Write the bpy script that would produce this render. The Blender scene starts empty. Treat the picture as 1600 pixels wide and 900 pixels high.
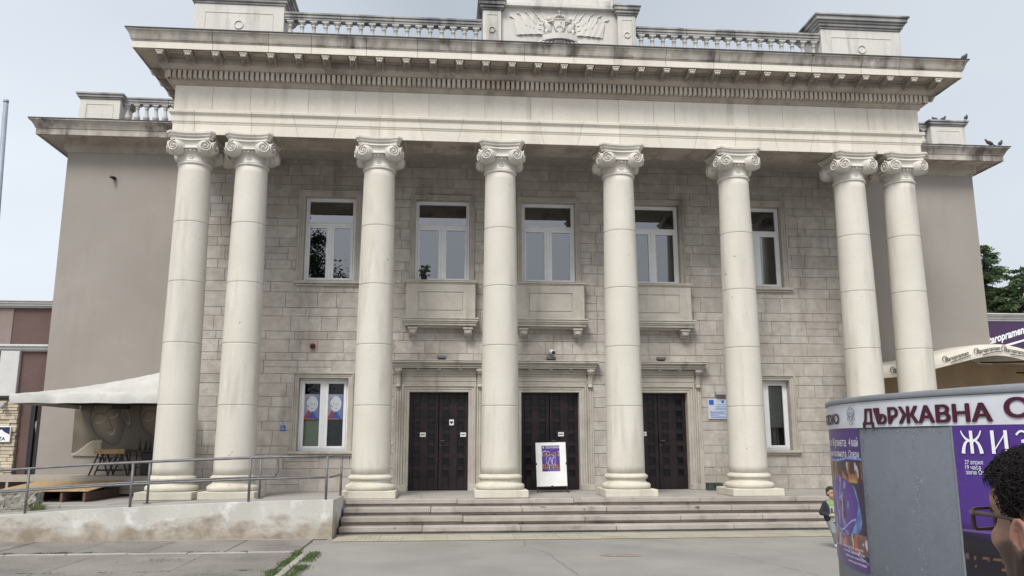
import bpy, math, random
from mathutils import Vector, Matrix, noise as mnoise

S = bpy.context.scene
COL = S.collection
PI = math.pi
R_ = math.radians

# ------------------------------------------------------------------ camera
cam_d = bpy.data.cameras.new('camera')
cam = bpy.data.objects.new('camera', cam_d)
COL.objects.link(cam)
S.camera = cam
CAM = Vector((-2.868, -19.661, 1.900))
YAW, PITCH, ROLL = 0.0841268, 0.1851269, -0.0012691
fwd = Vector((math.sin(YAW)*math.cos(PITCH), math.cos(YAW)*math.cos(PITCH), math.sin(PITCH)))
rgt0 = Vector((math.cos(YAW), -math.sin(YAW), 0))
up0 = rgt0.cross(fwd)
rgt = rgt0*math.cos(ROLL) + up0*math.sin(ROLL)
upv = up0*math.cos(ROLL) - rgt0*math.sin(ROLL)
m3 = Matrix((rgt, upv, -fwd)).transposed()
cam.matrix_world = Matrix.Translation(CAM) @ m3.to_4x4()
cam_d.sensor_width = 36
cam_d.lens = 1280.674/1600*36
cam_d.clip_start = 0.05
cam_d.clip_end = 2000

# ------------------------------------------------------------------ world, sun, exposure
SUN_EL, SUN_AZ = R_(50), R_(205)          # azimuth measured clockwise from +Y; the sun stands behind the viewer
w = bpy.data.worlds.new('World')
S.world = w
w.use_nodes = True
nt = w.node_tree
nt.nodes.clear()
wo = nt.nodes.new('ShaderNodeOutputWorld')
bg = nt.nodes.new('ShaderNodeBackground')
sky = nt.nodes.new('ShaderNodeTexSky')
sky.sky_type = 'NISHITA'
sky.sun_disc = False
sky.sun_elevation = SUN_EL
sky.sun_rotation = SUN_AZ
sky.air_density = 1.0
sky.dust_density = 5.0
sky.ozone_density = 1.0
hsv = nt.nodes.new('ShaderNodeHueSaturation')
hsv.inputs['Saturation'].default_value = 0.45
nt.links.new(sky.outputs[0], hsv.inputs['Color'])
wtc = nt.nodes.new('ShaderNodeTexCoord')
wno = nt.nodes.new('ShaderNodeTexNoise')
wno.inputs['Scale'].default_value = 1.6
wno.inputs['Detail'].default_value = 4
wno.inputs['Roughness'].default_value = 0.45
wma = nt.nodes.new('ShaderNodeMapping')
wma.inputs['Scale'].default_value = (1, 1, 2.2)
nt.links.new(wtc.outputs['Generated'], wma.inputs[0])
nt.links.new(wma.outputs[0], wno.inputs['Vector'])
wcr = nt.nodes.new('ShaderNodeValToRGB')
wcr.color_ramp.elements[0].position = 0.33
wcr.color_ramp.elements[0].color = (3.5, 3.95, 4.45, 1)
wcr.color_ramp.elements[1].position = 0.68
wcr.color_ramp.elements[1].color = (4.35, 4.75, 5.2, 1)
nt.links.new(wno.outputs['Fac'], wcr.inputs[0])
wmx = nt.nodes.new('ShaderNodeMix')
wmx.data_type = 'RGBA'
wmx.inputs['Factor'].default_value = 0.72        # overcast deck over the clear-sky gradient
nt.links.new(hsv.outputs[0], wmx.inputs[6])
nt.links.new(wcr.outputs[0], wmx.inputs[7])
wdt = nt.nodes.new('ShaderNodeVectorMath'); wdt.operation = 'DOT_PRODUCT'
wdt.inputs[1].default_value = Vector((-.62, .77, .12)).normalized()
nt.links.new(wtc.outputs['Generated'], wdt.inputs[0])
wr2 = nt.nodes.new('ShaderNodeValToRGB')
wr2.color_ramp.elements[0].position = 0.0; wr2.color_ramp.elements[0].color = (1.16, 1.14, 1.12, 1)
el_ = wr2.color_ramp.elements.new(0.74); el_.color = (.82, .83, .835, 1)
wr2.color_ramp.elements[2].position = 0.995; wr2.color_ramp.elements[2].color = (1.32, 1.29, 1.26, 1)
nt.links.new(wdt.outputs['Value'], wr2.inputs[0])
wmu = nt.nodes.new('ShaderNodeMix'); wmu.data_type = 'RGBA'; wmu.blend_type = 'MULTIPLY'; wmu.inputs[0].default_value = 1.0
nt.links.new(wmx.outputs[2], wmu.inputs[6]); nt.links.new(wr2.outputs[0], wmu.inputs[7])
nt.links.new(wmu.outputs[2], bg.inputs['Color'])           # brighter low on the left; unseen sky behind the viewer lifted to light the facade
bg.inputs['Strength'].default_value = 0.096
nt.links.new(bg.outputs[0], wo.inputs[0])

sd = bpy.data.lights.new('sun', 'SUN')
sd.energy = 1.5
sd.angle = R_(20)
sd.color = (1.0, 0.965, 0.90)
so = bpy.data.objects.new('sun', sd)
COL.objects.link(so)
sdir = Vector((math.sin(SUN_AZ)*math.cos(SUN_EL), math.cos(SUN_AZ)*math.cos(SUN_EL), math.sin(SUN_EL)))
so.rotation_euler = sdir.to_track_quat('Z', 'Y').to_euler()
so.location = sdir*60

S.view_settings.view_transform = 'Standard'
S.view_settings.look = 'None'
S.view_settings.gamma = 1.0
S.view_settings.use_curve_mapping = False
S.view_settings.exposure = 0.88

# ------------------------------------------------------------------ materials
def nodes(name):
    m = bpy.data.materials.new(name)
    m.use_nodes = True
    t = m.node_tree
    t.nodes.clear()
    o = t.nodes.new('ShaderNodeOutputMaterial')
    b = t.nodes.new('ShaderNodeBsdfPrincipled')
    t.links.new(b.outputs[0], o.inputs[0])
    return m, t, b

def mixc(t, fac, a, b, blend='MIX'):
    n = t.nodes.new('ShaderNodeMix')
    n.data_type = 'RGBA'
    n.blend_type = blend
    for s, v in ((0, fac), (6, a), (7, b)):
        if hasattr(v, 'is_output'):
            t.links.new(v, n.inputs[s])
        else:
            n.inputs[s].default_value = (v if s == 0 else (*v, 1) if len(v) == 3 else v)
    return n.outputs[2]

def ramp(t, v, p0, p1, c0=(0, 0, 0, 1), c1=(1, 1, 1, 1)):
    n = t.nodes.new('ShaderNodeValToRGB')
    n.color_ramp.elements[0].position = p0
    n.color_ramp.elements[1].position = p1
    n.color_ramp.elements[0].color = c0
    n.color_ramp.elements[1].color = c1
    t.links.new(v, n.inputs[0])
    return n.outputs[0]

def noi(t, vec, scale, detail=5, rough=0.55, mp=None):
    if mp:
        q = t.nodes.new('ShaderNodeMapping')
        q.inputs['Scale'].default_value = mp
        t.links.new(vec, q.inputs[0])
        vec = q.outputs[0]
    n = t.nodes.new('ShaderNodeTexNoise')
    n.inputs['Scale'].default_value = scale
    n.inputs['Detail'].default_value = detail
    n.inputs['Roughness'].default_value = rough
    t.links.new(vec, n.inputs['Vector'])
    return n.outputs['Fac']

def coords(t, jitter=False):
    tc = t.nodes.new('ShaderNodeTexCoord')
    v = tc.outputs['Object']
    if jitter:
        oi = t.nodes.new('ShaderNodeObjectInfo')
        mu = t.nodes.new('ShaderNodeMath')
        mu.operation = 'MULTIPLY'
        mu.inputs[1].default_value = 37.0
        t.links.new(oi.outputs['Random'], mu.inputs[0])
        ad = t.nodes.new('ShaderNodeVectorMath')
        ad.operation = 'ADD'
        t.links.new(v, ad.inputs[0])
        t.links.new(mu.outputs[0], ad.inputs[1])
        v = ad.outputs[0]
    return v

def stone(name, c1, c2, scale=1.2, rough=0.85, bump=0.25, bscale=30, streak=None, streak_amt=0.5, streak_lo=.52, streak_hi=.72,
          speck=None, tone=False, jitter=False, blotch=None):
    """procedural mineral surface: two-colour mottling, grain, optional rain streaks, specks and block tone"""
    m, t, b = nodes(name)
    v = coords(t, jitter)
    col = mixc(t, ramp(t, noi(t, v, scale), 0.32, 0.68), c1, c2)
    fine = noi(t, v, bscale, 6, 0.7)
    col = mixc(t, ramp(t, fine, 0.3, 0.75), mixc(t, 1.0, col, (0.86, 0.86, 0.86), 'MULTIPLY'), col)
    if tone:
        at = t.nodes.new('ShaderNodeAttribute')
        at.attribute_name = 'tone'
        r = ramp(t, at.outputs['Fac'], 0.0, 1.0, (0.89, 0.88, 0.87, 1), (1.09, 1.085, 1.075, 1))
        col = mixc(t, 1.0, col, r, 'MULTIPLY')
    if blotch:
        bn = ramp(t, noi(t, v, blotch[1], 7, 0.65), blotch[2], blotch[3])
        col = mixc(t, bn, col, blotch[0])
    if streak:
        sn = ramp(t, noi(t, v, 1.0, 6, 0.6, (2.6, 2.6, 0.28)), streak_lo, streak_hi)
        s2 = ramp(t, noi(t, v, 0.9, 3), 0.35, 0.6)
        f = t.nodes.new('ShaderNodeMath')
        f.operation = 'MULTIPLY'
        t.links.new(sn, f.inputs[0])
        t.links.new(s2, f.inputs[1])
        f2 = t.nodes.new('ShaderNodeMath')
        f2.operation = 'MULTIPLY'
        f2.inputs[1].default_value = streak_amt
        t.links.new(f.outputs[0], f2.inputs[0])
        col = mixc(t, f2.outputs[0], col, streak)
    if speck:
        sp = ramp(t, noi(t, v, speck[1], 2, 0.5), speck[2], speck[2]+.06)
        col = mixc(t, sp, col, speck[0])
    t.links.new(col, b.inputs['Base Color'])
    b.inputs['Roughness'].default_value = rough
    b.inputs['Specular IOR Level'].default_value = 0.25
    if bump:
        bp = t.nodes.new('ShaderNodeBump')
        bp.inputs['Strength'].default_value = bump
        bp.inputs['Distance'].default_value = 0.02
        t.links.new(fine, bp.inputs['Height'])
        t.links.new(bp.outputs[0], b.inputs['Normal'])
    return m

def plain(name, c, rough=0.6, metal=0.0, var=0.12, scale=6.0, spec=0.4, bump=0.0, jitter=False, alpha=None):
    m, t, b = nodes(name)
    v = coords(t, jitter)
    n = ramp(t, noi(t, v, scale), 0.3, 0.7)
    d = tuple(max(0, x*(1-var)) for x in c)
    e = tuple(min(1, x*(1+var)) for x in c)
    t.links.new(mixc(t, n, d, e), b.inputs['Base Color'])
    b.inputs['Roughness'].default_value = rough
    b.inputs['Metallic'].default_value = metal
    b.inputs['Specular IOR Level'].default_value = spec
    if bump:
        bp = t.nodes.new('ShaderNodeBump')
        bp.inputs['Strength'].default_value = bump
        bp.inputs['Distance'].default_value = 0.01
        t.links.new(noi(t, v, scale*5), bp.inputs['Height'])
        t.links.new(bp.outputs[0], b.inputs['Normal'])
    return m

def attr_mat(name, rough=0.5, spec=0.4, var=0.1):
    m, t, b = nodes(name)
    at = t.nodes.new('ShaderNodeAttribute')
    at.attribute_name = 'Col'
    v = coords(t)
    n = ramp(t, noi(t, v, 25), 0.3, 0.7, (1-var, 1-var, 1-var, 1), (1, 1, 1, 1))
    t.links.new(mixc(t, 1.0, at.outputs['Color'], n, 'MULTIPLY'), b.inputs['Base Color'])
    b.inputs['Roughness'].default_value = rough
    b.inputs['Specular IOR Level'].default_value = spec
    return m

M = {}
M['column'] = stone('column_limestone', (.61, .58, .515), (.67, .64, .58), 0.9, .8, .22, 40, streak=(.36, .335, .285), streak_amt=.8, speck=((.34, .32, .28), 6.5, .735), jitter=True)
M['plinth'] = stone('plinth_limestone', (.58, .545, .46), (.66, .63, .55), 2.0, .85, .35, 25, streak=(.30, .27, .22), streak_amt=.6, speck=((.2, .18, .16), 9, .73), jitter=True)
M['capital'] = stone('capital_limestone', (.62, .59, .535), (.70, .67, .62), 2.0, .8, .2, 35, streak=(.34, .32, .29), streak_amt=.6, jitter=True)
M['entab'] = stone('entablature_limestone', (.68, .64, .57), (.74, .705, .64), .6, .85, .18, 25, streak=(.36, .32, .26), streak_amt=.55, speck=((.25, .22, .19), 4.5, .775), tone=True)
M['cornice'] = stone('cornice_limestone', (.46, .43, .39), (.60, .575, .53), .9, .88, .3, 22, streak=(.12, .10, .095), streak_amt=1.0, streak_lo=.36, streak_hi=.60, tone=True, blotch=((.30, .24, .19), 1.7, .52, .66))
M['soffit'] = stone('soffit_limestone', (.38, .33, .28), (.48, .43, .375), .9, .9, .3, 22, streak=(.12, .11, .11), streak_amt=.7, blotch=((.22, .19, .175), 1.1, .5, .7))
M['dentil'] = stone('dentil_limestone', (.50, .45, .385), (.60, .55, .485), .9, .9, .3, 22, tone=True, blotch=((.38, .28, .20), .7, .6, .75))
M['ceiling'] = plain('ceiling_plaster', (.33, .305, .285), .9)
M['parapet'] = stone('parapet_limestone', (.62, .60, .56), (.70, .68, .64), .9, .88, .3, 22, streak=(.14, .135, .14), streak_amt=.85, streak_lo=.5, streak_hi=.72)
M['baluster'] = stone('baluster_limestone', (.50, .49, .46), (.60, .59, .56), 2.5, .88, .3, 22, streak=(.2, .19, .19), streak_amt=.7, jitter=True)
M['rail'] = stone('rail_limestone', (.30, .30, .30), (.50, .49, .47), 1.3, .9, .35, 22, streak=(.09, .09, .10), streak_amt=.9, streak_lo=.42, streak_hi=.62)
M['ashlar'] = stone('ashlar_limestone', (.44, .412, .38), (.58, .548, .508), 4.0, .9, .8, 22, tone=True, blotch=((.38, .335, .295), 1.6, .48, .72), streak=(.17, .155, .14), streak_amt=.6, speck=((.53, .51, .47), 7, .72))
M['mortar'] = plain('mortar', (.37, .345, .315), .95)
M['surround'] = stone('surround_limestone', (.44, .405, .355), (.55, .515, .46), 2.2, .88, .4, 20, streak=(.15, .13, .11), streak_amt=.75, blotch=((.42, .40, .36), 2.4, .58, .74))
M['balcony'] = stone('balcony_limestone', (.46, .43, .38), (.56, .53, .48), 2.0, .88, .4, 22, streak=(.19, .165, .135), streak_amt=.7)
M['plaster'] = stone('taupe_plaster', (.315, .288, .262), (.362, .332, .305), .45, .92, .15, 60, streak=(.26, .235, .21), streak_amt=.4, blotch=((.29, .26, .235), .5, .5, .75))
M['step'] = stone('step_granite', (.34, .305, .275), (.45, .41, .375), 1.4, .85, .4, 45, tone=True, speck=((.12, .11, .10), 5, .68), blotch=((.17, .15, .14), 1.8, .55, .75))
M['floorslab'] = stone('floor_slab', (.35, .335, .315), (.42, .405, .385), 1.0, .6, .15, 40, tone=True)
M['asphalt'] = stone('plaza_asphalt', (.26, .248, .232), (.335, .322, .302), .6, .92, .6, 38, speck=((.42, .41, .39), 42, .66), blotch=((.235, .222, .208), .22, .5, .66))
M['slabs'] = stone('old_slabs', (.225, .21, .195), (.31, .29, .27), .8, .93, .6, 35, blotch=((.15, .145, .13), .9, .5, .7), speck=((.36, .35, .33), 20, .66), tone=True)
M['kerb'] = stone('concrete_kerb', (.33, .31, .27), (.42, .40, .36), 1.8, .9, .4, 30, speck=((.2, .19, .17), 8, .68))
M['strip'] = stone('concrete_strip', (.27, .265, .25), (.35, .34, .32), 1.2, .9, .4, 30)
M['tactile'] = stone('tactile_paving', (.40, .365, .29), (.47, .43, .35), 1.1, .9, .3, 30, tone=True, blotch=((.33, .31, .27), 1.1, .55, .75))
M['crack'] = plain('crack', (.07, .068, .065), .95)
M['rust'] = plain('rusty_stain', (.26, .205, .185), .9, var=.2)
def ramp_mat():
    m = stone('ramp_render', (.50, .49, .455), (.60, .59, .555), 1.0, .9, .4, 18, blotch=((.70, .70, .69), 1.6, .52, .66))
    t = m.node_tree; b = t.nodes['Principled BSDF']
    src = b.inputs['Base Color'].links[0].from_socket
    tc = t.nodes.new('ShaderNodeNewGeometry'); sp = t.nodes.new('ShaderNodeSeparateXYZ')
    t.links.new(tc.outputs['Position'], sp.inputs[0])
    n1 = noi(t, tc.outputs['Position'], 1.5, 6, .62, (1, 1, 2.2))
    a = t.nodes.new('ShaderNodeMath'); a.operation = 'MULTIPLY_ADD'; a.inputs[1].default_value = -.95; a.inputs[2].default_value = .40
    t.links.new(sp.outputs['Z'], a.inputs[0])
    c = t.nodes.new('ShaderNodeMath'); c.operation = 'ADD'; t.links.new(a.outputs[0], c.inputs[0]); t.links.new(n1, c.inputs[1])
    k = ramp(t, c.outputs[0], .52, .74)
    k2 = ramp(t, noi(t, tc.outputs['Position'], 3.2, 5, .6), .38, .6)
    f = t.nodes.new('ShaderNodeMath'); f.operation = 'MULTIPLY'; t.links.new(k, f.inputs[0]); t.links.new(k2, f.inputs[1])
    col = mixc(t, k, src, (.39, .35, .295)); col = mixc(t, f.outputs[0], col, (.26, .215, .165))
    t.links.new(col, b.inputs['Base Color'])
    return m
M['render'] = ramp_mat()
M['pipe'] = plain('galvanised_pipe', (.15, .15, .158), .5, .25, .25, 9)
M['door'] = plain('dark_door_wood', (.017, .0105, .013), .45, var=.5, scale=3, spec=.35, bump=.1)
M['dglass'] = plain('door_glass', (.006, .007, .010), .18, var=.3, spec=.3)
M['pvc'] = plain('white_window_frame', (.78, .79, .81), .4, var=.04)
M['paper'] = plain('white_paper', (.80, .81, .81), .6, var=.05)
M['ink'] = plain('black_ink', (.03, .03, .035), .6)
M['flash'] = plain('lead_flashing', (.06, .062, .07), .7)
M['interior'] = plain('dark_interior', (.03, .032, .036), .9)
M['blind_g'] = plain('green_blind', (.42, .50, .36), .8, var=.08)
M['blind_d'] = plain('grey_blind', (.08, .085, .09), .7, var=.2)
M['curtain'] = plain('curtain', (.30, .31, .30), .8)
M['brown'] = stone('brown_render', (.115, .073, .068), (.15, .10, .093), .9, .85, .2, 30, blotch=((.25, .19, .18), 2.2, .66, .8))
M['brown2'] = stone('faded_brown_render', (.24, .185, .17), (.30, .24, .225), .9, .85, .2, 30)
M['whitetrim'] = stone('white_trim', (.56, .56, .56), (.66, .66, .66), 1.5, .7, .1, 30, streak=(.36, .36, .36), streak_amt=.5)
M['purple'] = plain('purple_sign', (.058, .030, .085), .45, var=.1)
M['white'] = plain('white_letters', (.78, .79, .82), .5, var=.03)
M['veneer'] = stone('split_stone', (.48, .41, .31), (.62, .56, .46), 2.5, .9, .6, 16, tone=True)
M['navy'] = plain('navy', (.02, .03, .08), .4)
M['black'] = plain('black_metal', (.018, .018, .02), .5)
M['canvas'] = stone('grey_canvas', (.54, .535, .51), (.65, .64, .61), 1.4, .85, .3, 10, streak=(.36, .38, .40), streak_amt=.6)
M['cream'] = stone('cream_canvas', (.60, .565, .49), (.68, .645, .57), 1.0, .85, .15, 12)
M['tan'] = plain('tan_canvas', (.42, .31, .20), .9, var=.1, scale=1.5)
M['wood'] = plain('raw_wood', (.42, .30, .17), .75, var=.25, scale=7)
M['deckwood'] = plain('beige_board', (.36, .325, .28), .7, var=.08)
M['rock'] = stone('rough_block', (.24, .23, .20), (.42, .40, .36), 3.5, .95, 1.0, 9, speck=((.10, .10, .09), 6, .6))
M['leaf'] = plain('grass_blade', (.085, .125, .045), .8, var=.4, scale=3)
M['needle'] = plain('cedar_needles', (.12, .19, .11), .8, var=.5, scale=2.5)
M['needle2'] = plain('cedar_tips', (.26, .34, .18), .8, var=.3, scale=2.5)
M['foliage'] = plain('tree_leaf', (.03, .06, .025), .8, var=.5, scale=1.5)
M['bark'] = plain('bark', (.09, .07, .055), .95, var=.3)
M['galv'] = plain('lamp_pole_steel', (.30, .34, .40), .5, .3, .1)
M['red'] = plain('red_plastic', (.22, .02, .025), .4)
M['floodgrey'] = plain('grey_housing', (.14, .145, .155), .5)
M['lightgrey'] = plain('light_grey_box', (.36, .36, .36), .6)
M['greenbox'] = plain('dark_green_plastic', (.05, .075, .065), .6)
M['kiosk'] = stone('kiosk_painted_metal', (.142, .158, .188), (.165, .182, .215), 1.4, .42, .10, 30, speck=((.25, .27, .29), 16, .74), blotch=((.09, .10, .125), 1.5, .5, .8))
M['rim'] = plain('kiosk_rim', (.20, .21, .23), .5, var=.08)
M['band'] = plain('vinyl_band', (.58, .60, .65), .35, var=.06, scale=3, spec=.5)
M['maroon'] = plain('maroon_ink', (.058, .006, .022), .5)
M['tape'] = plain('worn_paint', (.27, .285, .31), .7, var=.25, scale=20)
M['art'] = attr_mat('printed_poster', .32, .5)
M['bird'] = plain('pigeon_feathers', (.055, .058, .07), .7, var=.4, scale=14)
M['bluepl'] = plain('blue_sign', (.03, .10, .42), .4)
M['plaque'] = plain('pale_plaque', (.50, .56, .66), .35, var=.05)
M['hair'] = plain('black_hair', (.011, .009, .009), .6, spec=.25)
M['skin'] = attr_mat('skin', .5, .4, .12)
M['denim'] = plain('denim', (.05, .07, .12), .85)
M['shirt'] = plain('dark_shirt', (.04, .045, .055), .85)
M['jacket'] = plain('navy_jacket', (.022, .023, .032), .85)
M['greyjog'] = plain('grey_jogging', (.24, .25, .275), .9)
M['shoe'] = plain('white_shoe', (.70, .70, .70), .6)
M['tee'] = attr_mat('printed_shirt', .85, .2)
M['tort'] = plain('tortoise_frame', (.045, .027, .02), .3, var=.5, scale=60)
M['brownhair'] = plain('brown_hair', (.055, .035, .022), .7, spec=.2)
M['buddha'] = stone('relief_print', (.10, .082, .062), (.175, .145, .11), 1.6, .7, .2, 14)
M['buddha_l'] = plain('relief_print_light', (.30, .26, .20), .7)
M['buddha_d'] = plain('relief_print_dark', (.055, .043, .034), .7)

def glassmat(name, refl, tint, wob=0.03):
    m = bpy.data.materials.new(name)
    m.use_nodes = True
    t = m.node_tree
    t.nodes.clear()
    o = t.nodes.new('ShaderNodeOutputMaterial')
    g = t.nodes.new('ShaderNodeBsdfGlossy')
    g.inputs['Roughness'].default_value = 0.0
    g.inputs['Color'].default_value = (.92, .95, 1, 1)
    tr = t.nodes.new('ShaderNodeBsdfTransparent')
    tr.inputs['Color'].default_value = (*tint, 1)
    fr = t.nodes.new('ShaderNodeFresnel')
    fr.inputs['IOR'].default_value = 1.5
    ad = t.nodes.new('ShaderNodeMath')
    ad.operation = 'ADD'
    ad.inputs[1].default_value = refl
    t.links.new(fr.outputs[0], ad.inputs[0])
    mx = t.nodes.new('ShaderNodeMixShader')
    t.links.new(ad.outputs[0], mx.inputs[0])
    t.links.new(tr.outputs[0], mx.inputs[1])
    t.links.new(g.outputs[0], mx.inputs[2])
    # a slight unevenness of old panes
    v = coords(t)
    bp = t.nodes.new('ShaderNodeBump')
    bp.inputs['Strength'].default_value = wob
    bp.inputs['Distance'].default_value = 0.02
    t.links.new(noi(t, v, 1.2, 1), bp.inputs['Height'])
    t.links.new(bp.outputs[0], g.inputs['Normal'])
    t.links.new(mx.outputs[0], o.inputs[0])
    return m
M['glass'] = glassmat('window_glass', 0.17, (.45, .48, .50))
M['glass_low'] = glassmat('clear_window_glass', 0.0, (.88, .90, .89), 0.0)
M['lens'] = glassmat('lens', 0.02, (.9, .92, .95))
for l_ in list(M['lens'].node_tree.links):
    if l_.to_node.type == 'MATH': M['lens'].node_tree.links.remove(l_)
for n_ in M['lens'].node_tree.nodes:
    if n_.type == 'MATH': n_.inputs[0].default_value = .06

# ------------------------------------------------------------------ mesh helpers
class MB:
    def __init__(s):
        s.v, s.f, s.mi, s.tone, s.sm, s.cur, s.t = [], [], [], [], [], 0, 0.5
        s.smooth = False
    def add(s, vs, fs):
        b = len(s.v)
        s.v += [tuple(p) for p in vs]
        for f in fs:
            s.f.append(tuple(i+b for i in f))
            s.mi.append(s.cur); s.tone.append(s.t); s.sm.append(s.smooth)
        return s
    def box(s, x0, x1, y0, y1, z0, z1):
        vs = [(x, y, z) for z in (z0, z1) for y in (y0, y1) for x in (x0, x1)]
        return s.add(vs, [(0, 2, 3, 1), (4, 5, 7, 6), (0, 1, 5, 4), (1, 3, 7, 5), (3, 2, 6, 7), (2, 0, 4, 6)])
    def bbox(s, x0, x1, y0, y1, z0, z1, c=.012):
        """box with chamfered edges"""
        X, Y, Z = (x0, x1), (y0, y1), (z0, z1)
        c = min(c, (x1-x0)/3, (y1-y0)/3, (z1-z0)/3)
        vs, idx = [], {}
        for i in (0, 1):
            for j in (0, 1):
                for k in (0, 1):
                    sx, sy, sz = (1, -1)[i], (1, -1)[j], (1, -1)[k]
                    for a, d in enumerate(((0, c, c), (c, 0, c), (c, c, 0))):
                        idx[i, j, k, a] = len(vs)
                        vs.append((X[i]+sx*d[0], Y[j]+sy*d[1], Z[k]+sz*d[2]))
        fs = []
        def q(*k): fs.append(tuple(idx[a] for a in k))
        for a in range(3):
            for e in (0, 1):
                o = []
                for (p, r) in ((0, 0), (1, 0), (1, 1), (0, 1)):
                    k = [0, 0, 0]; k[a] = e; k[(a+1) % 3] = p; k[(a+2) % 3] = r
                    o.append((*k, a))
                q(*(o if e else o[::-1]))
        for a in range(3):
            b1, b2 = (a+1) % 3, (a+2) % 3
            for p in (0, 1):
                for r in (0, 1):
                    k0 = [0, 0, 0]; k0[b1] = p; k0[b2] = r; k1 = list(k0); k1[a] = 1
                    o = [(*k0, b1), (*k1, b1), (*k1, b2), (*k0, b2)]
                    q(*(o if (p == r) else o[::-1]))
        for i in (0, 1):
            for j in (0, 1):
                for k in (0, 1):
                    o = [(i, j, k, 0), (i, j, k, 1), (i, j, k, 2)]
                    q(*(o if (i+j+k) % 2 else o[::-1]))
        return s.add(vs, fs)
    def lathe(s, prof, n=40, c=(0, 0, 0), cap=True, a0=0.0):
        vs = []
        for r, z in prof:
            for i in range(n):
                a = a0+2*PI*i/n
                vs.append((c[0]+r*math.cos(a), c[1]+r*math.sin(a), c[2]+z))
        fs = []
        for j in range(len(prof)-1):
            for i in range(n):
                k = (i+1) % n
                fs.append((j*n+i, j*n+k, (j+1)*n+k, (j+1)*n+i))
        if cap:
            fs.append(tuple(range(n))[::-1])
            fs.append(tuple((len(prof)-1)*n+i for i in range(n)))
        return s.add(vs, fs)
    def tube(s, pts, r, n=8, cap=True):
        pts = [Vector(p) for p in pts]
        rs = r if isinstance(r, (list, tuple)) else [r]*len(pts)
        vs, prev = [], None
        for i, p in enumerate(pts):
            d = (pts[min(i+1, len(pts)-1)]-pts[max(i-1, 0)])
            d = d.normalized() if d.length > 1e-9 else Vector((0, 0, 1))
            if prev is None:
                a = Vector((0, 0, 1)) if abs(d.z) < .9 else Vector((1, 0, 0))
                u = d.cross(a).normalized()
            else:
                u = (prev-d*prev.dot(d))
                u = u.normalized() if u.length > 1e-6 else d.orthogonal().normalized()
            prev = u
            v = d.cross(u)
            for k in range(n):
                t = 2*PI*k/n
                vs.append(p+(u*math.cos(t)+v*math.sin(t))*rs[i])
        fs = []
        for i in range(len(pts)-1):
            for k in range(n):
                l = (k+1) % n
                fs.append((i*n+k, i*n+l, (i+1)*n+l, (i+1)*n+k))
        if cap:
            fs.append(tuple(range(n))[::-1])
            fs.append(tuple((len(pts)-1)*n+k for k in range(n)))
        return s.add(vs, fs)
    def ell(s, c, r, n=14, m=9, rot=None):
        vs = []
        c = Vector(c)
        for j in range(m+1):
            th = PI*j/m
            for i in range(n):
                a = 2*PI*i/n
                p = Vector((r[0]*math.sin(th)*math.cos(a), r[1]*math.sin(th)*math.sin(a), -r[2]*math.cos(th)))
                if rot: p = rot @ p
                vs.append(c+p)
        fs = []
        for j in range(m):
            for i in range(n):
                k = (i+1) % n
                if j == 0: fs.append((j*n+i, (j+1)*n+k, (j+1)*n+i))
                elif j == m-1: fs.append((j*n+i, j*n+k, (j+1)*n+i))
                else: fs.append((j*n+i, j*n+k, (j+1)*n+k, (j+1)*n+i))
        return s.add(vs, fs)
    def prism(s, poly, f0, f1):
        """poly: 2-D points; f0, f1 map (a, b) to 3-D for the two ends"""
        n = len(poly)
        vs = [f0(*p) for p in poly]+[f1(*p) for p in poly]
        fs = [tuple(range(n))[::-1], tuple(range(n, 2*n))]+[(i, (i+1) % n, (i+1) % n+n, i+n) for i in range(n)]
        return s.add(vs, fs)
    def sweep(s, prof, path, closed=False):
        """prof: (outward offset, z); path: list of ((x,y),(nx,ny)) where offset moves by the (mitred) vector"""
        vs = []
        for (x, y), (nx, ny) in path:
            for o, z in prof:
                vs.append((x+nx*o, y+ny*o, z))
        m = len(prof); fs = []
        for i in range(len(path)-1):
            for j in range(m-1):
                fs.append((i*m+j, (i+1)*m+j, (i+1)*m+j+1, i*m+j+1))
        return s.add(vs, fs)
    def xf(s, mat, start=0):
        for i in range(start, len(s.v)):
            s.v[i] = tuple(mat @ Vector(s.v[i]))
        return s
    def build(s, name, mats, parent=None, recalc=False):
        me = bpy.data.meshes.new(name)
        me.from_pydata(s.v, [], s.f)
        if not isinstance(mats, (list, tuple)): mats = [mats]
        for m in mats: me.materials.append(M[m] if isinstance(m, str) else m)
        me.polygons.foreach_set('material_index', s.mi)
        me.polygons.foreach_set('use_smooth', s.sm)
        a = me.attributes.new('tone', 'FLOAT', 'FACE')
        a.data.foreach_set('value', [float(x) for x in s.tone])
        me.validate(); me.update()
        if recalc:
            import bmesh
            bm = bmesh.new(); bm.from_mesh(me); bmesh.ops.recalc_face_normals(bm, faces=bm.faces); bm.to_mesh(me); bm.free()
        o = bpy.data.objects.new(name, me)
        COL.objects.link(o)
        if parent: o.parent = parent
        return o

def tag(o, label=None, cat=None, group=None, kind=None):
    if label: o['label'] = label
    if cat: o['category'] = cat
    if group: o['group'] = group
    if kind: o['kind'] = kind
    return o

def empty(name, loc=(0, 0, 0), rz=0, parent=None):
    o = bpy.data.objects.new(name, None)
    COL.objects.link(o)
    o.location = loc
    o.rotation_euler = (0, 0, rz)
    o.empty_display_size = .2
    if parent: o.parent = parent
    return o

def kids(o): return [c for c in COL.objects if c.parent == o]
def copy_tree(o, parent=None):
    c = o.copy(); COL.objects.link(c); c.parent = parent
    for ch in kids(o): copy_tree(ch, c)
    return c

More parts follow.
